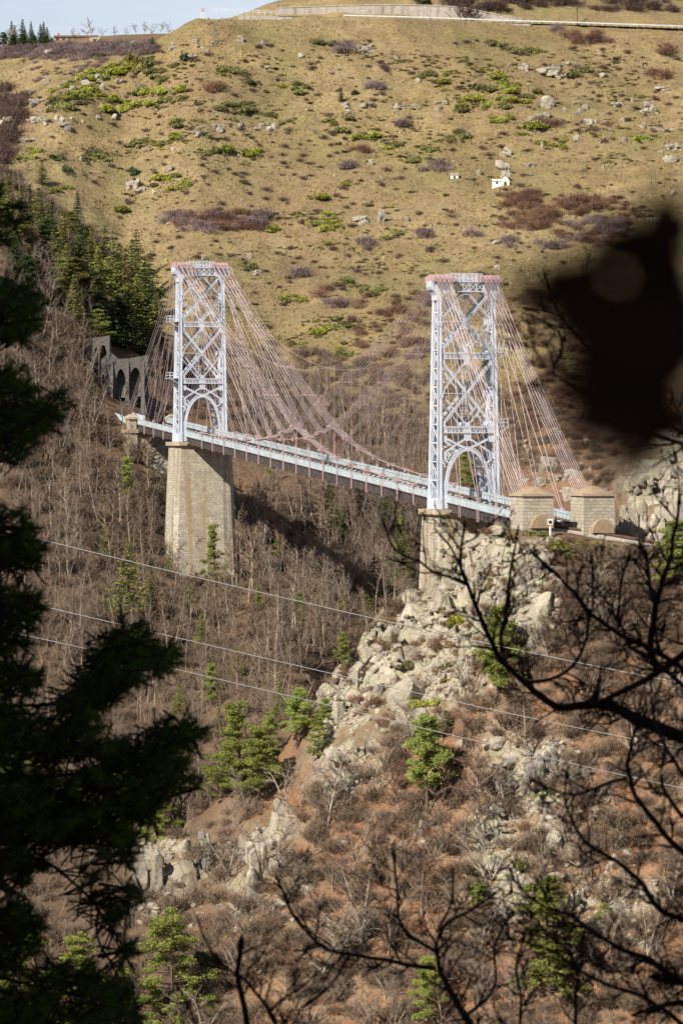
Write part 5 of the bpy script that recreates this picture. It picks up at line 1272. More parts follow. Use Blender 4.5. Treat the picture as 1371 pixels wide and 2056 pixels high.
for a in ((912, 1192, 46, 50, 'c'), (884, 1222, 30, 30, 'b'), (858, 1236, 26, 22, 'b'), (978, 1160, 36, 64, 'c'), (1062, 1182, 62, 82, 'c'), (1035, 1118, 18, 32, 'b'), (828, 1245, 40, 32, 'b'), (862, 1250, 22, 26, 'b'), (786, 1292, 30, 32, 'b'), (823, 1328, 30, 38, 'b'), (786, 1356, 34, 44, 'b'), (820, 1416, 66, 62, 'b'), (716, 1378, 28, 44, 'b'), (818, 1460, 70, 38, 'c'), (846, 1458, 40, 36, 'b'), (886, 1350, 40, 44, 'c'), (938, 1364, 34, 28, 'b'),
  (1022, 1282, 46, 92, 'c'), (1077, 1300, 48, 66, 'c'), (1052, 1204, 44, 50, 'c'), (958, 1198, 40, 56, 'c'), (930, 1165, 46, 40, 'c'), (1085, 1240, 40, 50, 'b'), (690, 1545, 100, 60, 'c'), (705, 1585, 110, 50, 'c'), (676, 1446, 34, 42, 'b'), (652, 1412, 34, 44, 'b'), (664, 1470, 30, 40, 'c'), (735, 1330, 26, 24, 'b'), (755, 1375, 22, 20, 'b'), (760, 1312, 24, 22, 'b'), (880, 1285, 24, 20, 'b'), (900, 1110, 40, 28, 'c'), (960, 1082, 50, 20, 'b'), (1000, 1070, 30, 14, 'b'), (942, 1105, 30, 24, 'b'), (1100, 1130, 30, 20, 'b'), (1128, 1108, 20, 14, 'b'), (1000, 1330, 30, 30, 'b'), (1050, 1322, 28, 24, 'b'),
  (935, 1215, 34, 26, 'b'), (1005, 1205, 28, 34, 'b'), (840, 1290, 26, 20, 'b'), (865, 1330, 20, 18, 'b'), (790, 1330, 16, 14, 'b'), (760, 1395, 24, 18, 'b'), (850, 1380, 22, 20, 'b'), (905, 1390, 26, 16, 'b'), (955, 1320, 22, 18, 'b'), (985, 1250, 20, 22, 'b'), (1105, 1180, 24, 20, 'b'), (1120, 1215, 22, 18, 'b')):
    rock(*a)
for a in ((1018, 1548, 74, 44, 'c'), (1025, 1598, 64, 64, 'c'), (1100, 1548, 44, 66, 'c'), (1068, 1590, 50, 62, 'c'), (1094, 1615, 42, 50, 'c'), (1100, 1645, 44, 52, 'c'), (1113, 1672, 34, 40, 'b'), (1113, 1702, 34, 36, 'b'), (1000, 1658, 46, 28, 'c'), (970, 1702, 40, 60, 'c'), (994, 1750, 34, 32, 'b'), (964, 1758, 26, 18, 'b'), (1016, 1782, 26, 34, 'b'), (1060, 1790, 62, 38, 'c'), (1056, 1818, 44, 28, 'b'), (1000, 1842, 66, 32, 'c'), (1169, 1820, 26, 54, 'c'), (1149, 1832, 24, 40, 'b'), (1248, 1832, 44, 34, 'c'),
  (1298, 1815, 30, 22, 'b'), (1200, 1868, 36, 22, 'b'), (846, 1676, 24, 34, 'b'), (870, 1700, 20, 14, 'b'), (848, 1698, 18, 14, 'b'), (514, 1778, 52, 108, 't'), (293, 1810, 80, 125, 't'), (414, 1754, 36, 76, 'c'), (374, 1716, 34, 34, 'b'), (556, 1748, 32, 34, 'b'), (506, 1808, 30, 34, 'b'), (472, 1838, 26, 22, 'b'), (385, 1942, 34, 24, 'b'), (540, 1705, 30, 24, 'b'), (340, 1730, 40, 36, 'c'), (310, 1840, 50, 40, 'c'), (1280, 1500, 24, 20, 'b'), (1340, 1520, 30, 20, 'b'), (1200, 1640, 26, 20, 'b'), (1000, 1500, 30, 24, 'b'), (930, 1500, 26, 18, 'b'), (1240, 1700, 26, 18, 'b'), (1300, 1900, 30, 20, 'b'), (690, 1700, 24, 18, 'b'), (620, 1790, 24, 18, 'b'), (560, 1830, 30, 22, 'b')):
    rock(*a, grey=rnd() < .6)
for u, v, w_, h_, k in ((1305, 226, 42, 34, 'c'), (1085, 240, 50, 32, 'c'), (1100, 215, 22, 26, 'b'), (1020, 312, 34, 24, 'c'), (1014, 352, 46, 44, 'c'), (1055, 140, 28, 20, 'c'), (1098, 152, 80, 24, 'c'), (1130, 158, 30, 20, 'c'), (1350, 300, 28, 26, 'c'), (1350, 325, 18, 16, 'b'), (816, 445, 18, 12, 'b'), (735, 105, 44, 18, 'c'), (718, 103, 12, 16, 'b'), (485, 84, 24, 20, 'c'), (270, 378, 34, 36, 'c'), (285, 385, 20, 20, 'c'), (133, 258, 34, 24, 'c'), (95, 114, 16, 16, 'b'), (60, 285, 50, 18, 'c'), (30, 248, 50, 18, 'c'), (175, 172, 20, 14, 'b'), (193, 82, 24, 16, 'c'), (730, 448, 44, 26, 'c'), (765, 445, 18, 30, 'c'), (95, 165, 20, 20, 'c'), (60, 192, 30, 20, 'c'), (75, 210, 40, 14, 'c'), (500, 518, 14, 14, 'c'), (1240, 215, 30, 24, 'c'), (1180, 250, 24, 16, 'c'), (1065, 335, 22, 20, 'c'), (1340, 265, 30, 14, 'c'), (1330, 182, 40, 14, 'c'), (700, 228, 34, 10, 'c'), (895, 208, 22, 10, 'c'), (840, 165, 12, 8, 'b'), (240, 165, 20, 12, 'c'), (390, 118, 30, 14, 'c'), (430, 92, 24, 14, 'c'), (530, 90, 12, 10, 'b'), (605, 115, 12, 10, 'b'), (540, 138, 22, 10, 'c'),
   (1120, 880, 36, 30, 'c'), (1100, 945, 44, 36, 'c'), (1128, 965, 30, 26, 'c'), (1085, 975, 30, 22, 'c'), (1145, 1000, 30, 22, 'b'), (790, 475, 14, 12, 'c'), (1150, 960, 26, 20, 'b'), (930, 640, 12, 12, 'c'), (760, 690, 16, 14, 'c'), (700, 680, 14, 10, 'c')):
    rock(u, v, w_, h_, k, far=True)
# cliff beside the track
for u, v, w_, h_ in ((1255, 1072, 44, 84), (1280, 1082, 46, 100), (1312, 1088, 60, 128), (1345, 1098, 60, 140), (1375, 1106, 70, 150), (1290, 1010, 50, 60), (1330, 1000, 60, 70), (1365, 990, 60, 70), (1268, 1000, 36, 50), (1265, 1060, 30, 34)):
    rock(u, v, w_, h_, 'c', adj='sunlit cliff', depth=1.0)
# rows of little outcrops on the far hill, and stones too many to count
uv = np.vstack([np.stack([rng.uniform(0, 130, 16), 245+rng.normal(0, 5, 16)], 1), np.stack([rng.uniform(380, 560, 18), 262+rng.normal(0, 6, 18)], 1), np.stack([rng.uniform(230, 420, 16), 108-np.linspace(0, 20, 16)+rng.normal(0, 4, 16)], 1), np.stack([rng.uniform(680, 900, 18), 218+rng.normal(0, 6, 18)], 1), np.stack([rng.uniform(1060, 1340, 30), rng.uniform(120, 340, 30)], 1), np.stack([rng.uniform(80, 240, 22), rng.uniform(140, 260, 22)], 1), rand_in(HF, 28)])
for u, v in uv: rock(u, v, rng.uniform(7, 18), rng.uniform(6, 13), 'c' if rnd() < .6 else 'b', far=True, adj=('tiny' if rnd() < .5 else 'little')+' pale')
items = []
LO, LOF = ico(2)
SMB = []
for k in range(4):
    v_ = LO/(np.abs(LO).max(1, keepdims=True)**.7)
    for c_ in range(7):
        n_ = rng.normal(0, 1, 3); n_ /= np.linalg.norm(n_); v_ -= np.maximum(v_@n_-rng.uniform(.4, .8), 0)[:, None]*n_
    b = MB(); b.add(v_, LOF); SMB.append(b)
itn = []
for poly, n, hs, dst in ((HF, 130, (2, 5), items), ([(640, 1390), (760, 1265), (840, 1215), (960, 1090), (1130, 1080), (1120, 1280), (960, 1400), (820, 1470), (650, 1480)], 800, (3, 13), itn), ([(960, 1480), (1150, 1480), (1330, 1800), (1300, 1900), (900, 1860), (940, 1700)], 420, (3, 13), itn), ([(270, 1690), (580, 1690), (600, 1860), (260, 1900)], 120, (3, 11), itn), ([(1040, 860), (1180, 860), (1240, 1010), (1050, 1010)], 60, (3, 10), items)):
    uv = rand_in(poly, n); p, ok = seat(uv[:, 0], uv[:, 1])
    for q, g in zip(p, ok):
        if g: s = rng.uniform(*hs)/F*q[1]*.7; dst.append((SMB[int(rng.integers(4))], q, (s*rng.uniform(.8, 1.4), s, s*rng.uniform(.7, 1.3)), rnd()*6.28))
merge('stones', items, M['rock_far']); merge('stones', itn, M['rock'])
# ------------------------------------------------------------------ walls, road, small buildings
def gz(x, y): return float(height(np.array([x]), np.array([y]))[0])
def ground_at(u, D):
    x = (u-U0)/F*D; return np.array([x, D, float(height(np.array([x]), np.array([D]))[0])])
VR = lambda u: float(np.interp(u, [380, 440, 560, 685, 765, 840, 900, 1000, 1110, 1230, 1371, 1850], [26, 27, 33, 36, 38, 40, 42, 46, 49, 53, 58, 76]))
us = np.arange(560, 1860, 18.0)
m = MB(); q0 = np.array([P(u, VR(u)-.6, 1083.6) for u in us]); q1 = q0+np.array([0, 11.5, 0]); q1[:, 0] *= (1095.1/1083.6)
k = len(us)
m.add(np.vstack([q0, q1]), [[i, i+1, k+i+1, k+i] for i in range(k-1)])
tag(m.obj('road', M['asphalt']), kind='structure')
def wall_strip(name, pts, h0, h1, th, mat_, lab, cat, cap=True):
    """wall along a list of base points, heights h0/h1 interpolated lists"""
    m = MB(); n = len(pts); pts = np.array(pts)
    lo = pts+np.array([0, 0, -1.5]); hi = pts.copy(); hi[:, 2] += np.asarray(h1); lo[:, 2] += np.asarray(h0)
    bk = np.array([0, th, 0])
    m.add(np.vstack([lo, hi, hi+bk, lo+bk]), [[i, i+1, n+i+1, n+i] for i in range(n-1)]+[[n+i, n+i+1, 2*n+i+1, 2*n+i] for i in range(n-1)]+[[2*n+i, 2*n+i+1, 3*n+i+1, 3*n+i] for i in range(n-1)]+[[0, n, 2*n, 3*n], [n-1, 4*n-1, 3*n-1, 2*n-1]])
    o = m.obj(name, mat_, uv=True); tag(o, lab, cat)
    if cap:
        c = MB()
        for a, b in zip(hi[:-1], hi[1:]):
            c.bar(a+np.array([0, th/2, .13]), b+np.array([0, th/2, .13]), th+.3, .24)
        cc = c.obj('coping', M['road_wall'], o)
    return o
# upper retaining wall behind the road, higher in its middle
ux = np.arange(560, 1062, 14.0)
top = np.interp(ux, [560, 620, 690, 760, 850, 930, 990, 1060], [16, 14, 12, 10, 11, 15, 28, 41])
pts = [P(u, VR(u)+5, 1096.0) for u in ux]; hh = [max(.4, (VR(u)+5-t)/F*1096) for u, t in zip(ux, top)]
wall_strip('retaining_wall', pts, 0, hh, 1.2, M['road_wall'], 'long pale retaining wall behind the hilltop road', 'wall')
# embankment wall under the road
ux = np.arange(478, 1075, 14.0)
pts = [P(u, VR(u)+np.interp(u, [478, 540, 600, 800, 900, 1000, 1070], [7, 12, 13, 10, 11, 10, 4]), 1082.2) for u in ux]
hh = [(np.interp(u, [478, 540, 600, 800, 900, 1000, 1070], [7, 12, 13, 10, 11, 10, 4])-.5)/F*1082 for u in ux]
wall_strip('embankment_wall', pts, 0, hh, 1.2, M['road_wall'], 'low pale embankment wall carrying the hilltop road edge', 'wall', False)
# guardrail and road-end fence
def rail_fence(name, uu, D, hpx, lab, step=3, mt='galv', rails=(1.0, .5)):
    m = MB(); q = [P(u, VR(u)-1, D) for u in uu]; h = hpx/F*D
    for f in rails:
        for a, b in zip(q[:-1], q[1:]): m.bar(a+np.array([0, 0, h*f]), b+np.array([0, 0, h*f]), .12, .34 if len(rails) == 1 else .12)
    r = m.obj(name, M[mt]); tag(r, lab, 'railing', 'roadside rails')
    m = MB()
    for i, a in enumerate(q):
        if i % step == 0: m.bar(a-np.array([0, 0, .4]), a+np.array([0, 0, h*max(rails)]), .14, .14)
    p = m.obj('posts', M[mt], r); p['kind'] = 'stuff'
rail_fence('guardrail', np.arange(690, 1840, 7.0), 1084.6, 4.6, 'grey metal guardrail along the hilltop road', 2, 'galv', (1.0,))
rail_fence('railing', np.arange(424, 566, 6.0), 1084.9, 9, 'thin tubular railing on the bend at the skyline', 2, 'galv', (1.0, .6))
# small upright marker on the skyline
g = ground_at(407, 1062); g[2] = P(407, 30, 1062)[2]
mk = empty('marker_post', g); mk.scale = (.8, .8, .8); tag(mk, 'small red and white marker post on the skyline crest', 'post')
m = MB()
for s in (-.45, .45): m.box(s-.09, s+.09, -.1, .1, -1.5, 2.1)
m.obj('post', M['white_render'], mk)
m = MB(); m.box(-.42, .42, -.2, -.13, 1.3, 2.4); m.obj('board', M['red_paint'], mk)
m = MB(); m.box(-.34, .34, -.26, -.21, 1.7, 2.0); m.obj('stripe', M['white_render'], mk)
# wooden pole by the road
g = P(1158, 52, 1094); pl = empty('utility_pole', g); tag(pl, 'thin wooden utility pole beside the hilltop road', 'pole')
m = MB(); m.frusta([(0, 0, -1)], [(0, 0, 6.6)], [.16], [.1], 8); m.obj('pole_shaft', M['dark_wood'], pl)
m = MB(); m.box(-.7, .7, -.08, .08, 5.9, 6.05)
m.obj('crossarm', M['dark_wood'], pl)
for x in (-.55, 0, .55):
    m = MB(); m.frusta([(x, 0, 6.06)], [(x, 0, 6.3)], [.06], [.04], 6); m.obj('insulator', M['white_render'], pl)
# building at the skyline
D = 1262.0
hb = empty('farm_building', P(185, 84, D)); tag(hb, 'long ochre building with a red roof on the skyline', 'building')
k = D/F
def houseblock(x0, x1, h, rh, dep, nwin):
    m = MB(); m.box(x0, x1, 0, dep, -1.5, h); wl = m.obj('wall', M['ochre'], hb)
    m = MB(); m.prism([(x0-.4, -.5, h), (x0-.4, dep/2, h+rh), (x0-.4, dep+.5, h)], (x1-x0+.8, 0, 0)); rf = m.obj('roof', M['tiles'], hb)
    for i in range(nwin):
        x = x0+(x1-x0)*(i+.5)/nwin; m = MB(); m.box(x-.5, x+.5, -.06, -.003, h*.3, h*.8); m.obj('window', M['glass'], hb)
    return rf
houseblock(-75*k, 10*k, 10*k, 6*k, 8, 7); rf = houseblock(10.5*k, 62*k, 8*k, 6*k, 8, 4)
m = MB(); m.box(-70*k, -67*k, 3, 4, 12*k, 20*k); m.obj('chimney', M['red_paint'], hb)
# white cabin and shed on the slope
p, _ = seat(1005, 374); p = p[0]; k = p[1]/F
cb = empty('cabin', p); tag(cb, 'small white cabin with a taller lean-to on the grassy slope', 'cabin')
m = MB(); m.box(-17*k, 3*k, 0, 2.4, -1, 11*k); w1 = m.obj('wall', M['white_render'], cb)
m = MB(); m.prism([(-18*k, -.2, 11*k), (-18*k, 2.6, 11*k+.5), (-18*k, 2.6, 11*k+.62), (-18*k, -.2, 11*k+.12)], (22*k, 0, 0)); m.obj('roof', M['white_render'], cb)
m = MB(); m.prism([(3.2*k, -.4, -1), (17*k, -.4, -1), (17*k, -.4, 12*k), (10*k, -.4, 20*k), (3.2*k, -.4, 16*k)], (0, 2.8, 0)); m.obj('lean_to', M['white_render'], cb)
m = MB(); m.box(6*k, 11*k, -.48, -.403, -.5, 9*k); m.obj('door', M['dark_wood'], cb)
m = MB(); m.box(-10*k, -6*k, -.08, -.003, 5*k, 9*k); m.obj('window', M['glass'], cb)
p, _ = seat(912, 358); p = p[0]; k = p[1]/F
sh = empty('shed', p); tag(sh, 'tiny white flat-roofed shed alone in the dry grass', 'shed')
m = MB(); m.box(-8*k, 8*k, 0, 1.8, -.8, 7*k); m.obj('wall', M['white_render'], sh)
m = MB(); m.prism([(-9*k, -.2, 7*k), (-9*k, 2.0, 7*k+.5), (-9*k, 2.0, 7*k+.62), (-9*k, -.2, 7*k+.12)], (18*k, 0, 0)); m.obj('roof', M['cap_stone'], sh)
m = MB(); m.box(-2*k, 2*k, -.06, -.003, -.5, 5*k); m.obj('door', M['dark_wood'], sh)
p, _ = seat(1310, 446); p = p[0]; k = p[1]/F
wf = empty('trough_frame', p); tag(wf, 'white metal frame standing in reddish thicket', 'frame')
for x in (-12, -4, 4, 12):
    m = MB(); m.box(x*k-.08, x*k+.08, -.08, .08, -.4, 7*k); m.obj('post', M['white_render'], wf)
m = MB(); m.box(-13*k, 13*k, -.1, .1, 7*k, 8.6*k); m.obj('rail', M['white_render'], wf)
# white trackside post by the near block
p = B(200.5, 1.05, 0, 197); p[2] = gz(p[0], p[1])-.1; mp = empty('trackside_post', p); tag(mp, 'white trackside post in front of the nearer anchor block', 'post')
m = MB(); m.box(-.11, .11, -.11, .11, -.6, 1.75); m.obj('post', M['white_render'], mp)
m = MB(); m.box(-.32, .32, -.22, .22, 1.76, 2.5); m.obj('box', M['white_render'], mp)
m = MB(); m.box(-.2, .2, -.26, -.223, 1.95, 2.3); m.obj('lens', M['glass'], mp)
# track beyond the bridge: ballast, sleepers, rails
tr = [B(191, 3.85, 0), B(199, 3.9, 0), B(207, 4.6, .2), B(215, 6.2, .6)]
c0 = tr[0]
pp = [(1118, 1058, 457), (1165, 1064, 456), (1220, 1073, 455), (1280, 1084, 454), (1340, 1095, 453), (1420, 1109, 452), (1560, 1131, 451)]
q = np.array([P(*a) for a in pp]); f = np.linspace(0, len(q)-1, 60); q = np.stack([np.interp(f, range(len(q)), q[:, i]) for i in range(3)], 1)
for _ in range(6): q[1:-1] = (q[:-2]+2*q[1:-1]+q[2:])/4
d = np.gradient(q, axis=0); d[:, 2] = 0; d /= np.linalg.norm(d, axis=1, keepdims=True); nn = np.stack([d[:, 1], -d[:, 0], 0*d[:, 0]], 1)
nn = np.where(nn[:, 1:2] < 0, nn, -nn)   # towards us
m = MB(); n = len(q)
a_, b_, c_, d_ = q+nn*2.6-[0, 0, 1.6], q+nn*1.3-[0, 0, .12], q-nn*1.3-[0, 0, .12], q-nn*2.4-[0, 0, 1.3]
m.add(np.vstack([a_, b_, c_, d_]), [[j*n+i, j*n+i+1, (j+1)*n+i+1, (j+1)*n+i] for j in range(3) for i in range(n-1)])
tag(m.obj('track_bed', M['ballast']), kind='structure')
rt = empty('railway_track', q[n//2]); tag(rt, 'rusty single railway track curving off the bridge below the cliff', 'railway track')
off = q[n//2]
for s in (-.55, .55, 1.15):
    m = MB()
    for a, b in zip(q[:-1]+nn[:-1]*s, q[1:]+nn[1:]*s): m.bar(a-off+[0, 0, .13], b-off+[0, 0, .13], .08, .18)
    m.obj('rail', M['rust'], rt)
m = MB()
for i in range(n): m.frame(q[i]-off-[0, 0, .03], nn[i]*1.1, d[i]*.14, (0, 0, .08))
o = m.obj('sleepers', M['rust'], rt); o['kind'] = 'stuff'
# old retaining wall with arches under the far hillside
D = 716.0; k = D/F
def arch_wall():
    org = P(235, 760, D)
    aw = empty('arched_retaining_wall', org); tag(aw, 'shade-coloured stone retaining wall with blind arches beyond the far abutment', 'wall')
    def strips(x0, x1, topf, arches, yd, name, botv):
        m = MB(); xs = np.arange(x0, x1+.01, 1.0)
        def bot(u):
            for c, hw, crown, sill in arches:
                if abs(u-c) < hw: return crown+(sill-crown)*(1-math.sqrt(max(0, 1-((u-c)/hw)**2)))
            return botv
        for a, b in zip(xs[:-1], xs[1:]):
            inA = any(abs((a+b)/2-c) < hw for c, hw, _, _ in arches)
            ba, bb = (bot(a+.01), bot(b-.01)) if inA else (botv, botv)
            fr_ = [((a-235)*k, yd, (760-ba)*k), ((b-235)*k, yd, (760-bb)*k), ((b-235)*k, yd, (760-topf(b))*k), ((a-235)*k, yd, (760-topf(a))*k)]
            m.prism(fr_, (0, 2.2, 0))
        for c, hw, crown, sill in arches:           # sloping sill inside each arch
            m.prism([((c-hw-235)*k, yd+.4, (760-sill-26)*k), ((c+hw-235)*k, yd+.4, (760-sill-26)*k), ((c+hw-235)*k, yd+1.9, (760-sill+4)*k), ((c-hw-235)*k, yd+1.9, (760-sill+4)*k)], (0, .2, -.2))
        m.obj(name, M['old_wall'], aw, uv=True)
        m = MB(); m.box((x0-235)*k, (x1-235)*k, yd+2.25, yd+2.9, (760-botv)*k, (760-max(topf(x0), topf(x1)))*k-.6); m.obj('backing', M['old_wall'], aw, uv=True)
    strips(184, 219, lambda u: 678-(u-184)*.15, [(192, 4, 697, 716), (206.5, 7.5, 692, 722)], 2.5, 'upper_bay', 812)
    strips(219, 297, lambda u: float(np.interp(u, [219, 238, 243, 297], [704, 720, 722, 713])), [(219.5, 0.1, 745, 760), (243, 9.5, 741, 772), (272.5, 11.5, 738, 770)], 0, 'lower_bay', 836)
    strips(203, 219, lambda u: float(np.interp(u, [203, 219], [722, 706])), [(207, 2.6, 751, 765)], .9, 'corner_bay', 830)
    m = MB()
    for u in (225, 257, 288):
        m.prism([((u-4-235)*k, -2.6, (760-838)*k), ((u+4-235)*k, -2.6, (760-838)*k), ((u+2.5-235)*k, -.1, (760-726)*k), ((u-2.5-235)*k, -.1, (760-726)*k)], (0, .8, 0))
    o = m.obj('buttress', M['old_wall'], aw, uv=True)
arch_wall()

# ------------------------------------------------------------------ overhead wires in front of the valley
for pts, D, rad, lab in (([(-500, 938), (85, 1083), (650, 1219), (880, 1272), (1371, 1371), (1900, 1462)], 205, .024, 'uppermost pale power line crossing below the farther pier'), ([(-500, 1085), (95, 1214), (350, 1281), (686, 1361), (1371, 1501), (1900, 1590)], 200, .023, 'middle pale power line crossing the lower valley'), ([(-500, 1170), (40, 1269), (170, 1299), (360, 1348), (690, 1428), (1371, 1580), (1900, 1680)], 203, .022, 'lowest pale power line across the rocky slope')):
    q = np.array([P(u, v, D+(u-685)*.02) for u, v in pts]); f = np.linspace(q[0, 0], q[-1, 0], 60)
    c2 = np.polyfit(q[:, 0], q[:, 2], 3); zz = np.polyval(c2, f)
    m = MB(); m.tube(np.stack([f, np.interp(f, q[:, 0], q[:, 1]), zz], 1), rad, 5); tag(m.obj('power_line', M['wire']), lab, 'wire', 'power lines over the valley')

# ------------------------------------------------------------------ close trees round the photographer
frng = np.random.default_rng(5)
def px_path(pts, D, rr, jit=.0, n=None):
    """smooth branch through photo pixels at about distance D; rr radii in pixels"""
    q = np.array(pts, float); t = np.concatenate([[0], np.cumsum(np.hypot(*np.diff(q, axis=0).T))])
    n = n or max(8, int(t[-1]/16)); f = np.linspace(0, t[-1], n)
    uu, vv = np.interp(f, t, q[:, 0]), np.interp(f, t, q[:, 1])
    for _ in range(3):
        uu[1:-1] = (uu[:-2]+2*uu[1:-1]+uu[2:])/4; vv[1:-1] = (vv[:-2]+2*vv[1:-1]+vv[2:])/4
    r = np.interp(f, np.linspace(0, t[-1], len(rr)), rr)
    ph = frng.random()*6; dd = D+jit*np.sin(f/t[-1]*4+ph)
    uu = uu+np.interp(f, f[::2], frng.normal(0, 1.5, len(f[::2]))); vv = vv+np.interp(f, f[::2], frng.normal(0, 1.5, len(f[::2])))
    pts3 = np.array([P(a, b, c) for a, b, c in zip(uu, vv, dd)])
    return pts3, r/F*D
def side_twigs(m, pts, rad, D, every=3, l=(30, 105), depth=2):
    k = len(pts)
    for i in range(2, k-1):
        if frng.random() > 1.0/every*2.2: continue
        d = pts[min(i+1, k-1)]-pts[i-1]; d /= np.linalg.norm(d); az = frng.choice([-1, 1])*frng.uniform(.5, 1.1)
        a = math.atan2(d[2], d[0])+az; L_ = frng.uniform(*l)/F*D; n = 6
        q = [pts[i]]; dd = np.array([math.cos(a), frng.normal(0, .4), math.sin(a)])
        for s in range(n):
            dd = dd+frng.normal(0, .16, 3)+np.array([0, 0, .05]); dd /= np.linalg.norm(dd); q.append(q[-1]+dd*L_/n)
        r0 = min(rad[i]*.6, 2.6/F*D); q = np.array(q); rr = np.linspace(r0, .9/F*D, n+1); rr[-2] *= 1.5; rr[-1] *= 1.3
        if frng.random() < .7: rr[2] *= 1.6
        m.tube(q, rr, 5)
        if depth > 0: side_twigs(m, q, rr, D, 3.2, (l[0]*.5, l[1]*.5), depth-1)
def close_tree(name, lab, D, paths, trunk, grp):
    """bare tree near the camera; its trunk stands outside the frame"""
    root = empty(name, trunk[0]); tag(root, lab, 'tree', grp)
    o0 = np.array(trunk[0])
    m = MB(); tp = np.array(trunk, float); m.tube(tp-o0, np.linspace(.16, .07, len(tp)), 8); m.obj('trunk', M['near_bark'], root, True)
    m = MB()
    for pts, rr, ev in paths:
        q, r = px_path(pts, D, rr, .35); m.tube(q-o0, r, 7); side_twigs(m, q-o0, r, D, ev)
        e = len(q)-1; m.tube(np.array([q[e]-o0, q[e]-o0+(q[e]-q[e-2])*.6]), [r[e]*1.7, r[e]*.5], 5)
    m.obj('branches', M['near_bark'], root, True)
D = 17.0
R1 = [([(1560, 1520), (1371, 1483), (1323, 1465), (1282, 1447), (1226, 1415), (1195, 1408), (1164, 1422), (1128, 1425), (1102, 1416), (1077, 1390), (1051, 1367), (1025, 1349), (1005, 1329), (992, 1303), (979, 1275), (964, 1236), (948, 1200), (930, 1159), (923, 1128), (925, 1103), (933, 1062)], [17, 15, 13, 11, 8, 6, 5, 4, 2.5], 3),
 ([(925, 1140), (912, 1110), (902, 1092), (887, 1077)], [3, 2], 9), ([(935, 1170), (897, 1159), (866, 1149), (848, 1132), (815, 1120), (781, 1092), (771, 1060)], [3.5, 2.5, 2], 4),
 ([(1008, 1310), (1002, 1270), (1018, 1230), (1023, 1154), (1031, 1110), (1036, 1075)], [4, 3.5, 3, 2], 4), ([(1190, 1408), (1197, 1390), (1204, 1368)], [9, 7, 4], 9),
 ([(1054, 1367), (1118, 1365), (1154, 1334), (1174, 1288), (1185, 1231), (1192, 1180), (1188, 1130)], [4, 3, 2.5], 3),
 ([(1500, 1240), (1371, 1308), (1349, 1334), (1287, 1370), (1236, 1395), (1196, 1412)], [9, 8, 7, 6, 5], 3), ([(1318, 1352), (1303, 1308), (1308, 1257), (1323, 1185), (1344, 1128), (1359, 1051), (1362, 1010)], [7, 6.5, 5.5, 4, 3], 3),
 ([(1315, 1215), (1300, 1170), (1305, 1130), (1290, 1105)], [5, 4, 3], 4), ([(1420, 1400), (1371, 1340), (1298, 1298), (1236, 1272), (1164, 1216), (1149, 1180), (1110, 1150), (1077, 1118)], [6, 5, 4, 3], 3), ([(1371, 1380), (1320, 1330), (1260, 1300), (1240, 1240), (1245, 1170), (1262, 1120)], [5, 4, 3, 2], 4)]
tx = (1720-U0)/F*D
close_tree('bare_oak', 'dark leafless tree whose thick bough curves in above the orange slope', D, R1, [(tx, D, gz(tx, D)-.3), (tx-.05, D, -3.5), (tx+.1, D, -1.3), (tx, D+.2, .8)], 'dark twigs close to the camera')
D = 14.0
R2 = [([(1500, 1800), (1371, 1714), (1339, 1683), (1303, 1637), (1272, 1591), (1257, 1560), (1262, 1520), (1267, 1480), (1290, 1440)], [8, 7, 6, 5, 4, 3], 3), ([(1257, 1562), (1221, 1570), (1185, 1591), (1150, 1600), (1110, 1585), (1085, 1575)], [4, 3, 2], 3),
 ([(1520, 1880), (1371, 1847), (1334, 1842), (1277, 1760), (1226, 1719), (1185, 1704), (1144, 1652), (1133, 1601), (1138, 1560)], [8, 7, 6, 5, 4, 3, 2], 3),
 ([(1520, 2010), (1371, 1976), (1323, 1950), (1308, 1919), (1262, 1914), (1215, 1889), (1174, 1853), (1133, 1832), (1082, 1817), (1036, 1781), (1028, 1750)], [11, 9, 7, 5, 4, 3, 2], 2.5),
 ([(1480, 1960), (1371, 1975), (1330, 1970), (1320, 1965)], [14, 11, 8, 6], 3), ([(1480, 2060), (1371, 2005), (1330, 2018), (1290, 2030)], [13, 10, 6, 4], 3), ([(1371, 2056), (1300, 2000), (1240, 1985), (1180, 1960), (1120, 1915), (1060, 1890), (1010, 1885)], [5, 4, 3, 2], 2.5),
 ([(1160, 2090), (1150, 2010), (1165, 1960), (1140, 1900), (1100, 1880), (1060, 1830)], [4, 3.5, 3, 2], 2.5), ([(1371, 1560), (1330, 1500), (1310, 1440), (1325, 1380)], [4, 3, 2], 3), ([(1371, 1640), (1340, 1610), (1320, 1560), (1330, 1520)], [5, 4, 3], 4)]
tx = (1640-U0)/F*D
close_tree('bare_oak', 'dark leafless tree with arching twigs reaching in over the lowest rocks', D, R2, [(tx, D, gz(tx, D)-.3), (tx+.05, D, -3.2), (tx, D, -1.9), (tx-.05, D, -1.2)], 'dark twigs close to the camera')
D = 15.0
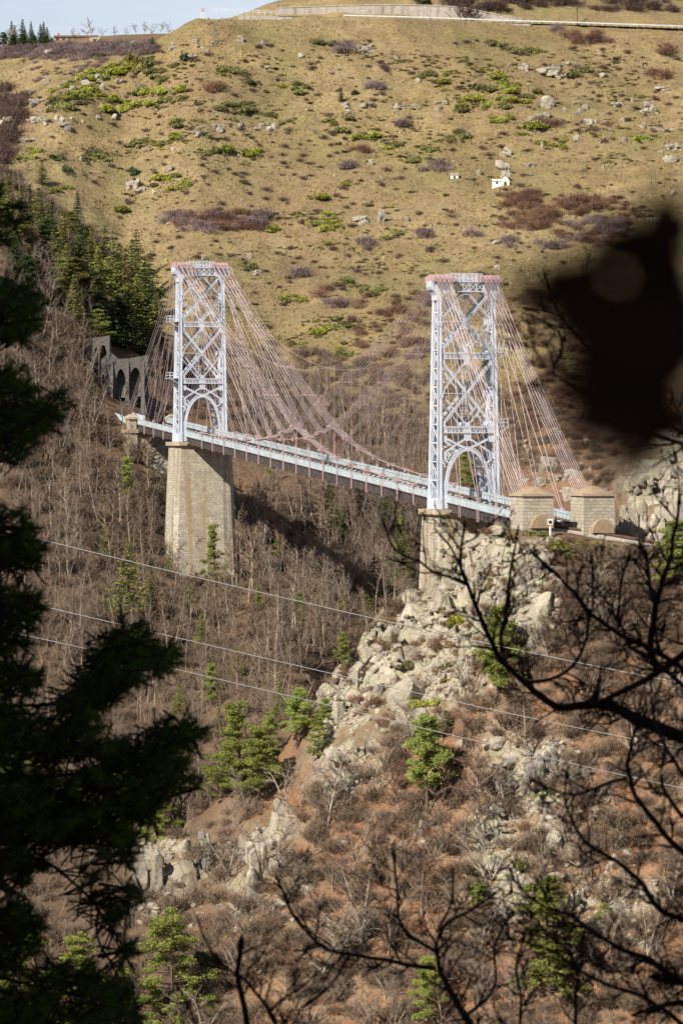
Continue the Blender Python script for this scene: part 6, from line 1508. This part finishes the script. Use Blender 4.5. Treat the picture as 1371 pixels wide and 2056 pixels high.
R3 = [([(985, 2140), (943, 2056), (912, 2001), (887, 1960), (871, 1935), (874, 1909), (881, 1868), (890, 1850), (917, 1842), (964, 1817), (985, 1800)], [11, 9, 7, 5, 4, 3, 2], 3), ([(876, 1912), (840, 1888), (805, 1868), (797, 1827), (799, 1801), (792, 1740), (788, 1715)], [4, 3, 2.5], 3),
 ([(878, 1870), (905, 1830), (910, 1790), (908, 1760)], [3, 2.5, 2], 4), ([(873, 1942), (830, 1942), (784, 1930), (738, 1925), (712, 1914), (671, 1917), (642, 1904), (616, 1868), (580, 1837), (573, 1786), (560, 1770)], [5, 4, 3.5, 3, 2.5], 3), ([(930, 2040), (980, 2010), (1000, 1960), (985, 1900), (1010, 1860)], [4, 3, 2], 3), ([(700, 1916), (680, 1960), (660, 1990), (620, 2010)], [3, 2.5, 2], 3), ([(1060, 2140), (1040, 2056), (1050, 2000), (1030, 1940), (1045, 1890)], [4, 3, 2], 2.5)]
close_tree('bare_oak', 'dark forked sapling rising from the bottom edge near the centre', D, R3, [((1000-U0)/F*D, D, gz(.65, D)-.3), ((1010-U0)/F*D, D, -3.4), ((992-U0)/F*D, D, -2.65), ((985-U0)/F*D, D, P(0, 2140, D)[2])], 'dark twigs close to the camera')
D = 13.0
R4 = [([(585, 2140), (560, 2070), (530, 2010), (498, 1971), (470, 1950), (442, 1935), (425, 1915), (411, 1888), (401, 1852)], [5, 4, 3, 2], 3), ([(519, 2120), (500, 2056), (490, 2020), (482, 1990), (478, 1950), (481, 1900)], [7, 6.5, 6, 5], 6), ([(410, 2120), (395, 2056), (378, 2020), (362, 1985)], [3, 2.5, 2], 3), ([(540, 2030), (570, 2000), (600, 1990), (630, 1960)], [3, 2.5, 2], 3)]
close_tree('bare_oak', 'thin dark blurred sapling stems at the bottom beside the broad lowest pine', D, R4, [((560-U0)/F*D, D, gz(-.2, D)-.3), ((570-U0)/F*D, D, -3.2), ((583-U0)/F*D, D, -2.5), ((585-U0)/F*D, D, P(0, 2140, D)[2])], 'dark twigs close to the camera')
D = 9.0
R5 = [([(1640, 930), (1400, 900), (1240, 860), (1180, 800), (1140, 770), (1105, 750), (1085, 735), (1070, 700), (1062, 660)], [5, 4.5, 4, 3.2, 2.2], 3), ([(1108, 752), (1120, 715), (1128, 680)], [3, 2.5], 3), ([(1400, 890), (1260, 800), (1200, 740), (1170, 700), (1150, 670), (1120, 640), (1105, 600), (1093, 560)], [4, 3.2, 2.2], 3), ([(1165, 690), (1172, 650), (1185, 620), (1162, 580)], [3, 2.2], 4)]
close_tree('bare_oak', 'thin dark twigs poking out beside the blurred black clump', D, R5, [((1760-U0)/F*D, D, gz(1.3, D)-.3), ((1700-U0)/F*D, D, -3), ((1680-U0)/F*D, D, -1), ((1640-U0)/F*D, D, P(0, 930, D)[2])], 'dark twigs close to the camera')

# shaded pine on the left: shoots of long needles
D = 18.0
PZ = [([(-40, 385), (20, 400), (42, 432), (28, 475), (-40, 500)], 22), ([(-40, 570), (38, 565), (65, 598), (76, 640), (55, 672), (20, 690), (-40, 690)], 75), ([(-40, 735), (45, 760), (70, 810), (125, 800), (105, 835), (88, 862), (44, 925), (-40, 940)], 120), ([(-40, 1025), (50, 1042), (75, 1090), (66, 1140), (-40, 1150)], 65), ([(-40, 1180), (62, 1190), (70, 1235), (45, 1300), (-40, 1320)], 60), ([(-40, 1330), (50, 1340), (88, 1385), (-40, 1425)], 45),
 ([(105, 1435), (150, 1370), (205, 1305), (222, 1255), (245, 1250), (290, 1288), (350, 1315), (335, 1342), (280, 1358), (230, 1405), (175, 1435)], 150), ([(-40, 1425), (130, 1440), (200, 1475), (160, 1530), (-40, 1540)], 120), ([(200, 1480), (250, 1505), (330, 1455), (390, 1452), (395, 1480), (360, 1520), (395, 1580), (330, 1605), (300, 1650), (180, 1640), (140, 1560)], 190), ([(-40, 1550), (140, 1570), (220, 1650), (270, 1690), (265, 1730), (210, 1745), (150, 1700), (-40, 1690)], 210), ([(-40, 1700), (60, 1700), (90, 1740), (40, 1790), (-40, 1790)], 50),
 ([(140, 1740), (190, 1760), (230, 1830), (245, 1860), (215, 1880), (160, 1790)], 22), ([(240, 1770), (275, 1800), (262, 1830), (235, 1810)], 9), ([(235, 1900), (262, 1900), (250, 1950), (225, 1935)], 10), ([(-40, 1830), (50, 1820), (75, 1860), (40, 1950), (-40, 1960)], 75), ([(100, 1930), (190, 1955), (275, 2005), (285, 2090), (-40, 2090), (-40, 1990), (60, 1990)], 170)]
tx = (-330-U0)/F*D
pt = empty('pine_tree', (tx, D, gz(tx, D)-.3)); tag(pt, 'dark shaded pine with long needles filling the whole near edge', 'tree')
o0 = np.array(pt.location)
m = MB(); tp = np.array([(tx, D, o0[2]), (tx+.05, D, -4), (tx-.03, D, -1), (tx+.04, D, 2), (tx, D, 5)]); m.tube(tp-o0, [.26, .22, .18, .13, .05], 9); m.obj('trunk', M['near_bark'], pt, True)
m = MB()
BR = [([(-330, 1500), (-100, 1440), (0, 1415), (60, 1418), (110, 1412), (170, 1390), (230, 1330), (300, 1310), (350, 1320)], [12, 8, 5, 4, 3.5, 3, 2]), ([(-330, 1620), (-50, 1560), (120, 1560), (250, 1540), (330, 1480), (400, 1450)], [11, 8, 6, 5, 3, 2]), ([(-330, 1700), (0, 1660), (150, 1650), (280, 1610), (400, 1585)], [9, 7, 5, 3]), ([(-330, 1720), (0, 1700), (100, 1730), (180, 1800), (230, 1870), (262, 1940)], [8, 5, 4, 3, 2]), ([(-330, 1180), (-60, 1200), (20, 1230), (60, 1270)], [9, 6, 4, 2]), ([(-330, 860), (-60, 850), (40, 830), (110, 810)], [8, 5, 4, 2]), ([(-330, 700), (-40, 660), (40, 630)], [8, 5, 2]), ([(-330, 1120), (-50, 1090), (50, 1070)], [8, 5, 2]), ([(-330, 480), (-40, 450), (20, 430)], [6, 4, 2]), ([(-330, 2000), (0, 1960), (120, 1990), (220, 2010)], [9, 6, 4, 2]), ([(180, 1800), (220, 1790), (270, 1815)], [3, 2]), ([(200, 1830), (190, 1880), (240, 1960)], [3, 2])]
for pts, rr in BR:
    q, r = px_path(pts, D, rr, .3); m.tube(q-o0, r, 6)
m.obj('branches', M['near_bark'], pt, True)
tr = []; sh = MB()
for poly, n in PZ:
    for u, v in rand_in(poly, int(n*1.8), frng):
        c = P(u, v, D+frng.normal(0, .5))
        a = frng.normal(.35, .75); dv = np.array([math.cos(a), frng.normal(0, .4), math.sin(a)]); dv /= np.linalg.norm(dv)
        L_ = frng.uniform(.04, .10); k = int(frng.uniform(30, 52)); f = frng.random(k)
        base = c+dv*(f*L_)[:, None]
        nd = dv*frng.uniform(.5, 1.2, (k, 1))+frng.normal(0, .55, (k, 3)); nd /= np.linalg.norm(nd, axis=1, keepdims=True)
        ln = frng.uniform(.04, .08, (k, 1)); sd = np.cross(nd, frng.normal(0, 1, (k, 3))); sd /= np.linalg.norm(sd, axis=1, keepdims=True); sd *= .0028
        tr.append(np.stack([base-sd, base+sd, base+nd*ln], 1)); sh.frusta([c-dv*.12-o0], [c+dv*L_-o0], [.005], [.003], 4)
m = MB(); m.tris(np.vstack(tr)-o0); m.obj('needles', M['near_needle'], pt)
sh.obj('shoots', M['near_bark'], pt)

# very close clump of dark dead leaves, far out of focus
D = 0.88
tx = (1900-U0)/F*D
cl = empty('leafy_branch', P(1500, 700, D)); tag(cl, 'black out-of-focus clump of dead leaves hanging close to the lens', 'branch')
o0 = np.array(cl.location)
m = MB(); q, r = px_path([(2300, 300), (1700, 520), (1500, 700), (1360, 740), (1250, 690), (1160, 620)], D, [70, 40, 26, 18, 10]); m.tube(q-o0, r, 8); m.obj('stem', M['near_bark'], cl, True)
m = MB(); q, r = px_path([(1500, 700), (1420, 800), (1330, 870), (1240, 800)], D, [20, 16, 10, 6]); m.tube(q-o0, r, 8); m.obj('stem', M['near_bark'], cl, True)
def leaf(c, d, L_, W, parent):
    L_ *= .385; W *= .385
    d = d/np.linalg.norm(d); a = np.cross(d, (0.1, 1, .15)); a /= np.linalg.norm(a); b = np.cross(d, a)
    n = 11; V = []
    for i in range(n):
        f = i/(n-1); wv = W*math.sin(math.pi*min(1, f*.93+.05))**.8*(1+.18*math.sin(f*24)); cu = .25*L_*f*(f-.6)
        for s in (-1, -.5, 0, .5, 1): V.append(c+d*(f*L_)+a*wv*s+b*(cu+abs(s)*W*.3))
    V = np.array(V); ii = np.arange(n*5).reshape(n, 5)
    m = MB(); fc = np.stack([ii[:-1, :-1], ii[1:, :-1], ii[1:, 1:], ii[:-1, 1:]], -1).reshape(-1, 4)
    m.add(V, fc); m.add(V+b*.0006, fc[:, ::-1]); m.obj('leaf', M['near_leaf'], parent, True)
for u, v, a, L_, W in ((1190, 630, 2.72, .050, .013), (1300, 600, 2.75, .062, .018), (1380, 545, 2.6, .058, .018), (1430, 500, 2.3, .05, .02), (1370, 640, 2.95, .072, .022), (1440, 740, 3.0, .08, .026), (1310, 730, 3.2, .055, .015), (1350, 800, 3.3, .062, .02), (1290, 830, 3.5, .03, .011), (1440, 600, 2.4, .06, .02), (1500, 700, 2.7, .075, .03), (1450, 850, 3.0, .06, .022), (1255, 680, 2.9, .034, .011), (1240, 750, 3.1, .036, .010), (1400, 880, 3.15, .04, .012), (1430, 690, 2.9, .06, .026), (1300, 670, 3.0, .05, .018), (1360, 860, 3.3, .04, .014), (1140, 600, 2.5, .022, .006), (1260, 560, 2.0, .03, .008), (1340, 500, 2.2, .034, .009), (1225, 720, 3.6, .028, .007), (1190, 790, 2.9, .022, .006), (1250, 840, 3.9, .03, .008), (1310, 900, 4.0, .026, .008), (1390, 450, 1.9, .03, .010), (1360, 920, 3.9, .022, .008), (1210, 600, 2.2, .028, .007)):
    leaf(P(u-42, v+2, D+frng.uniform(-.03, .03))-o0, np.array([math.cos(a), frng.normal(0, .25), math.sin(a)]), L_, W, cl)

# trees added out of view, set towards the sun to shade the close branches
def shade_tree(x, y, top, R, lab, nl=9500):
    e = empty('added_shade_tree', (x, y, gz(x, y)-.2)); tag(e, lab, 'tree', 'added shade trees out of view')
    o0 = np.array(e.location); c = np.array([x, y, top-R*.8])-o0
    m = MB(); m.tube([(0, 0, 0), (.2, .1, c[2]*.5), (0, 0, c[2])], [.4, .3, .12], 8)
    for k in range(9):
        d = frng.normal(0, 1, 3); d[2] = abs(d[2])*.6; d /= np.linalg.norm(d); m.frusta([np.array([0, 0, c[2]*.55])], [c+d*R*.7], [.14], [.03], 5)
    m.obj('trunk', M['near_bark'], e)
    p_ = frng.normal(0, 1, (nl, 3)); p_ /= np.linalg.norm(p_, axis=1, keepdims=True); p_ *= frng.uniform(.35, 1, (nl, 1))**.6; p_ *= 1+.18*np.sin(p_[:, :1]*5+p_[:, 1:2]*4)
    m = MB(); m.tris(leaf_tris(c+p_*np.array([R, R, R*.85]), .42, frng)); m.obj('crown', M['near_needle'], e)
def at_sun(p, d): return np.array(p, float)+S*d
for (p0, d, R, lab) in (((-1, 18, -1.5), 15, 5.2, 'added tree out of view, shading the left pine'), ((1.5, 15, -2), 16, 5.2, 'added tree out of view, shading the dark twigs'), ((.3, 9, -.8), 15, 5, 'added tree out of view, shading the twigs by the clump'), ((0.4, 2.3, 0), 13, 4.6, 'added tree out of view, shading the close leaf clump'), ((-3, 20, 1), 14, 5, 'added tree out of view, shading the far side of the left pine')):
    c = at_sun(p0, d); shade_tree(c[0], c[1], c[2]+R*.8, R, lab, 4200 if p0[0] == -1 else 9500)
finish_labels()
